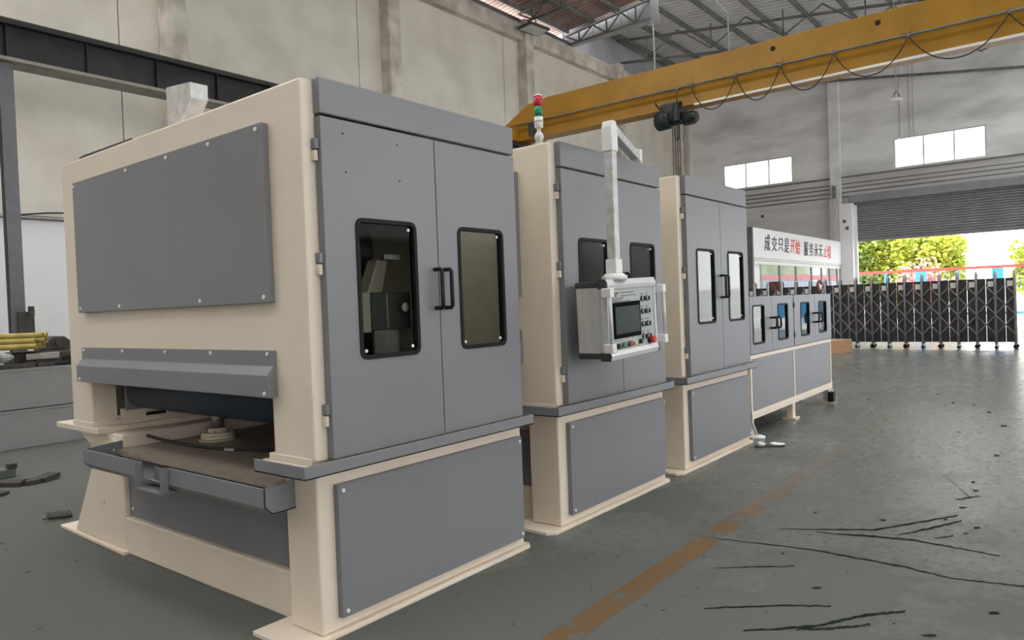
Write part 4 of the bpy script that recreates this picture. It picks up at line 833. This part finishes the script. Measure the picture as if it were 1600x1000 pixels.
br = thing('brush_strip', (2.22, 6.35, 0), 'black plastic bristle strip on the floor by the machine foot', 'brush')
MB().tube([(2.16, 6.44, 0.012), (2.30, 6.36, 0.012)], 0.008, 6).build('brush_spine', 'black', br)
for i in range(11):
    t = i / 10; c = Vector((2.16 + 0.14 * t, 6.44 - 0.08 * t, 0.012))
    for s in (1, -1):
        MB().tube([c, c + Vector((-0.03 * s - 0.03, -0.06 * s, 0.018 * (1 + (s < 0))))], 0.004, 4).build('bristle', 'black', br)
pn = thing('steel_pin', (7.40, 2.60, 0.03), 'shouldered steel pin lying on the floor beside the third machine', 'pin')
MB().tube([(7.33, 2.72, 0.032), (7.385, 2.635, 0.032)], 0.032, 14).build('pin_sleeve', 'zinc', pn)
MB().tube([(7.385, 2.635, 0.032), (7.50, 2.47, 0.026)], 0.024, 14).build('pin_shaft', 'steel', pn)

# ------------------------------------------------------------------ outside the doorway
yd_ = struct(B(WX + 0.1, 120, -60, 70, -0.25, -0.01).build('ground_outside', 'yard')); yd_['label'] = 'sunlit pale concrete yard outside'
fe = thing('wire_fence', (40, 5, 0), 'blue fence with a red top rail across the yard', 'fence')
FX = 40.0
for i in range(14):
    y = -6 + i * 1.55
    B(FX - 0.04, FX + 0.04, y - (0.05 if i % 2 else 0.22), y + (0.05 if i % 2 else 0.22), 0, 2.42).build('fence_post', 'fence_blue', fe)
B(FX - 0.05, FX + 0.05, -8, 16, 2.42, 2.55).build('top_rail', 'fence_red', fe)
B(FX - 0.03, FX + 0.03, -8, 16, 0.3, 0.42).build('bottom_rail', 'fence_blue', fe)
fm = MB()
for i in range(90): y = -8 + i * 0.267; fm.box(FX - 0.008, FX + 0.008, y, y + 0.016, 0.42, 2.4)
fm.build('fence_wires', 'fence_blue', fe)['kind'] = 'stuff'
B(FX + 0.02, FX + 0.03, -8, 1.9, 0.42, 2.3).build('blue_panel', 'fence_blue', fe)
bw = struct(B(56, 56.3, -30, 40, 0, 2.2).build('wall_yard', 'yard_wall')); bw['label'] = 'white boundary wall beyond the fence'
def tree(name, c, rx, ry, rz, n, m, label, trunk=True, size=0.17):
    r = thing(name, (c[0], c[1], 0), label, 'tree', 'trees beyond the fence')
    mb = MB(); blobs = [(Vector((random.uniform(-.75, .75) * rx, random.uniform(-.85, .85) * ry, random.uniform(-.7, .75) * rz)), random.uniform(.25, .45)) for _ in range(44)]
    for _ in range(n):
        b, s = random.choice(blobs); d = Vector((random.gauss(0, 1), random.gauss(0, 1), random.gauss(0, 1))).normalized() * (random.random() ** 0.33)
        p = Vector(c) + b + Vector((d.x * rx * s, d.y * ry * s, d.z * rz * s)); 
        if p.z < 0.1: continue
        u = Vector((random.gauss(0, 1), random.gauss(0, 1), random.gauss(0, .6))).normalized(); v = u.cross(Vector((random.gauss(0, 1), random.gauss(0, 1), random.gauss(0, 1)))).normalized()
        L = size * random.uniform(.7, 1.3); W = L * .45; k = len(mb.v)
        mb.v += [tuple(p - u * L), tuple(p - v * W), tuple(p + u * L), tuple(p + v * W)]; mb.f.append((k, k + 1, k + 2, k + 3))
    me = mb.build('foliage', m, r); me['kind'] = 'stuff'
    MB().tube([(c[0], c[1], 0), (c[0] + 0.1, c[1] + 0.1, c[2] * 0.5), (c[0], c[1], c[2])], 0.14, 8, rs=[0.18, 0.13, 0.07]).build('trunk', 'bark', r)
    for _ in range(4):
        e = Vector(c) + Vector((random.uniform(-.4, .4) * rx, random.uniform(-.6, .6) * ry, random.uniform(0, .5) * rz)); MB().tube([(c[0], c[1], c[2] * .55), tuple(e)], 0.05, 6, rs=[0.07, 0.03]).build('branch', 'bark', r)
tree('leafy_tree', (46, 11.9, 2.9), 1.6, 2.2, 2.5, 11000, 'leaf_dark', 'dense green tree beside the left door post')
tree('leafy_tree', (46.5, 8.6, 3.0), 1.6, 2.4, 2.7, 13000, 'leaf', 'wide yellow-green tree in the middle of the doorway view')
tree('leafy_tree', (45, 6.7, 2.7), 1.4, 1.5, 2.0, 6500, 'leaf', 'smaller yellow-green tree at the right edge of the left trees')
tree('leafy_tree', (46, 1.0, 2.6), 1.5, 2.0, 2.1, 7000, 'leaf', 'green tree at the far right behind the blue fence')
fb = thing('flower_bush', (42.5, 6.9, 0), 'low pink flowering bush behind the fence rail', 'bush')
mb = MB()
for _ in range(900):
    p = Vector((42.5 + random.gauss(0, .35), 6.9 + random.gauss(0, .55), abs(random.gauss(1.9, .45)))); u = Vector((random.gauss(0, 1), random.gauss(0, 1), random.gauss(0, 1))).normalized(); v = u.orthogonal().normalized(); k = len(mb.v); L = 0.09
    mb.v += [tuple(p - u * L), tuple(p - v * L), tuple(p + u * L), tuple(p + v * L)]; mb.f.append((k, k + 1, k + 2, k + 3))
mb.build('blossom', 'flower', fb)['kind'] = 'stuff'
MB().tube([(42.5, 6.9, 0), (42.5, 6.9, 1.9)], 0.06, 6).build('stem', 'bark', fb)
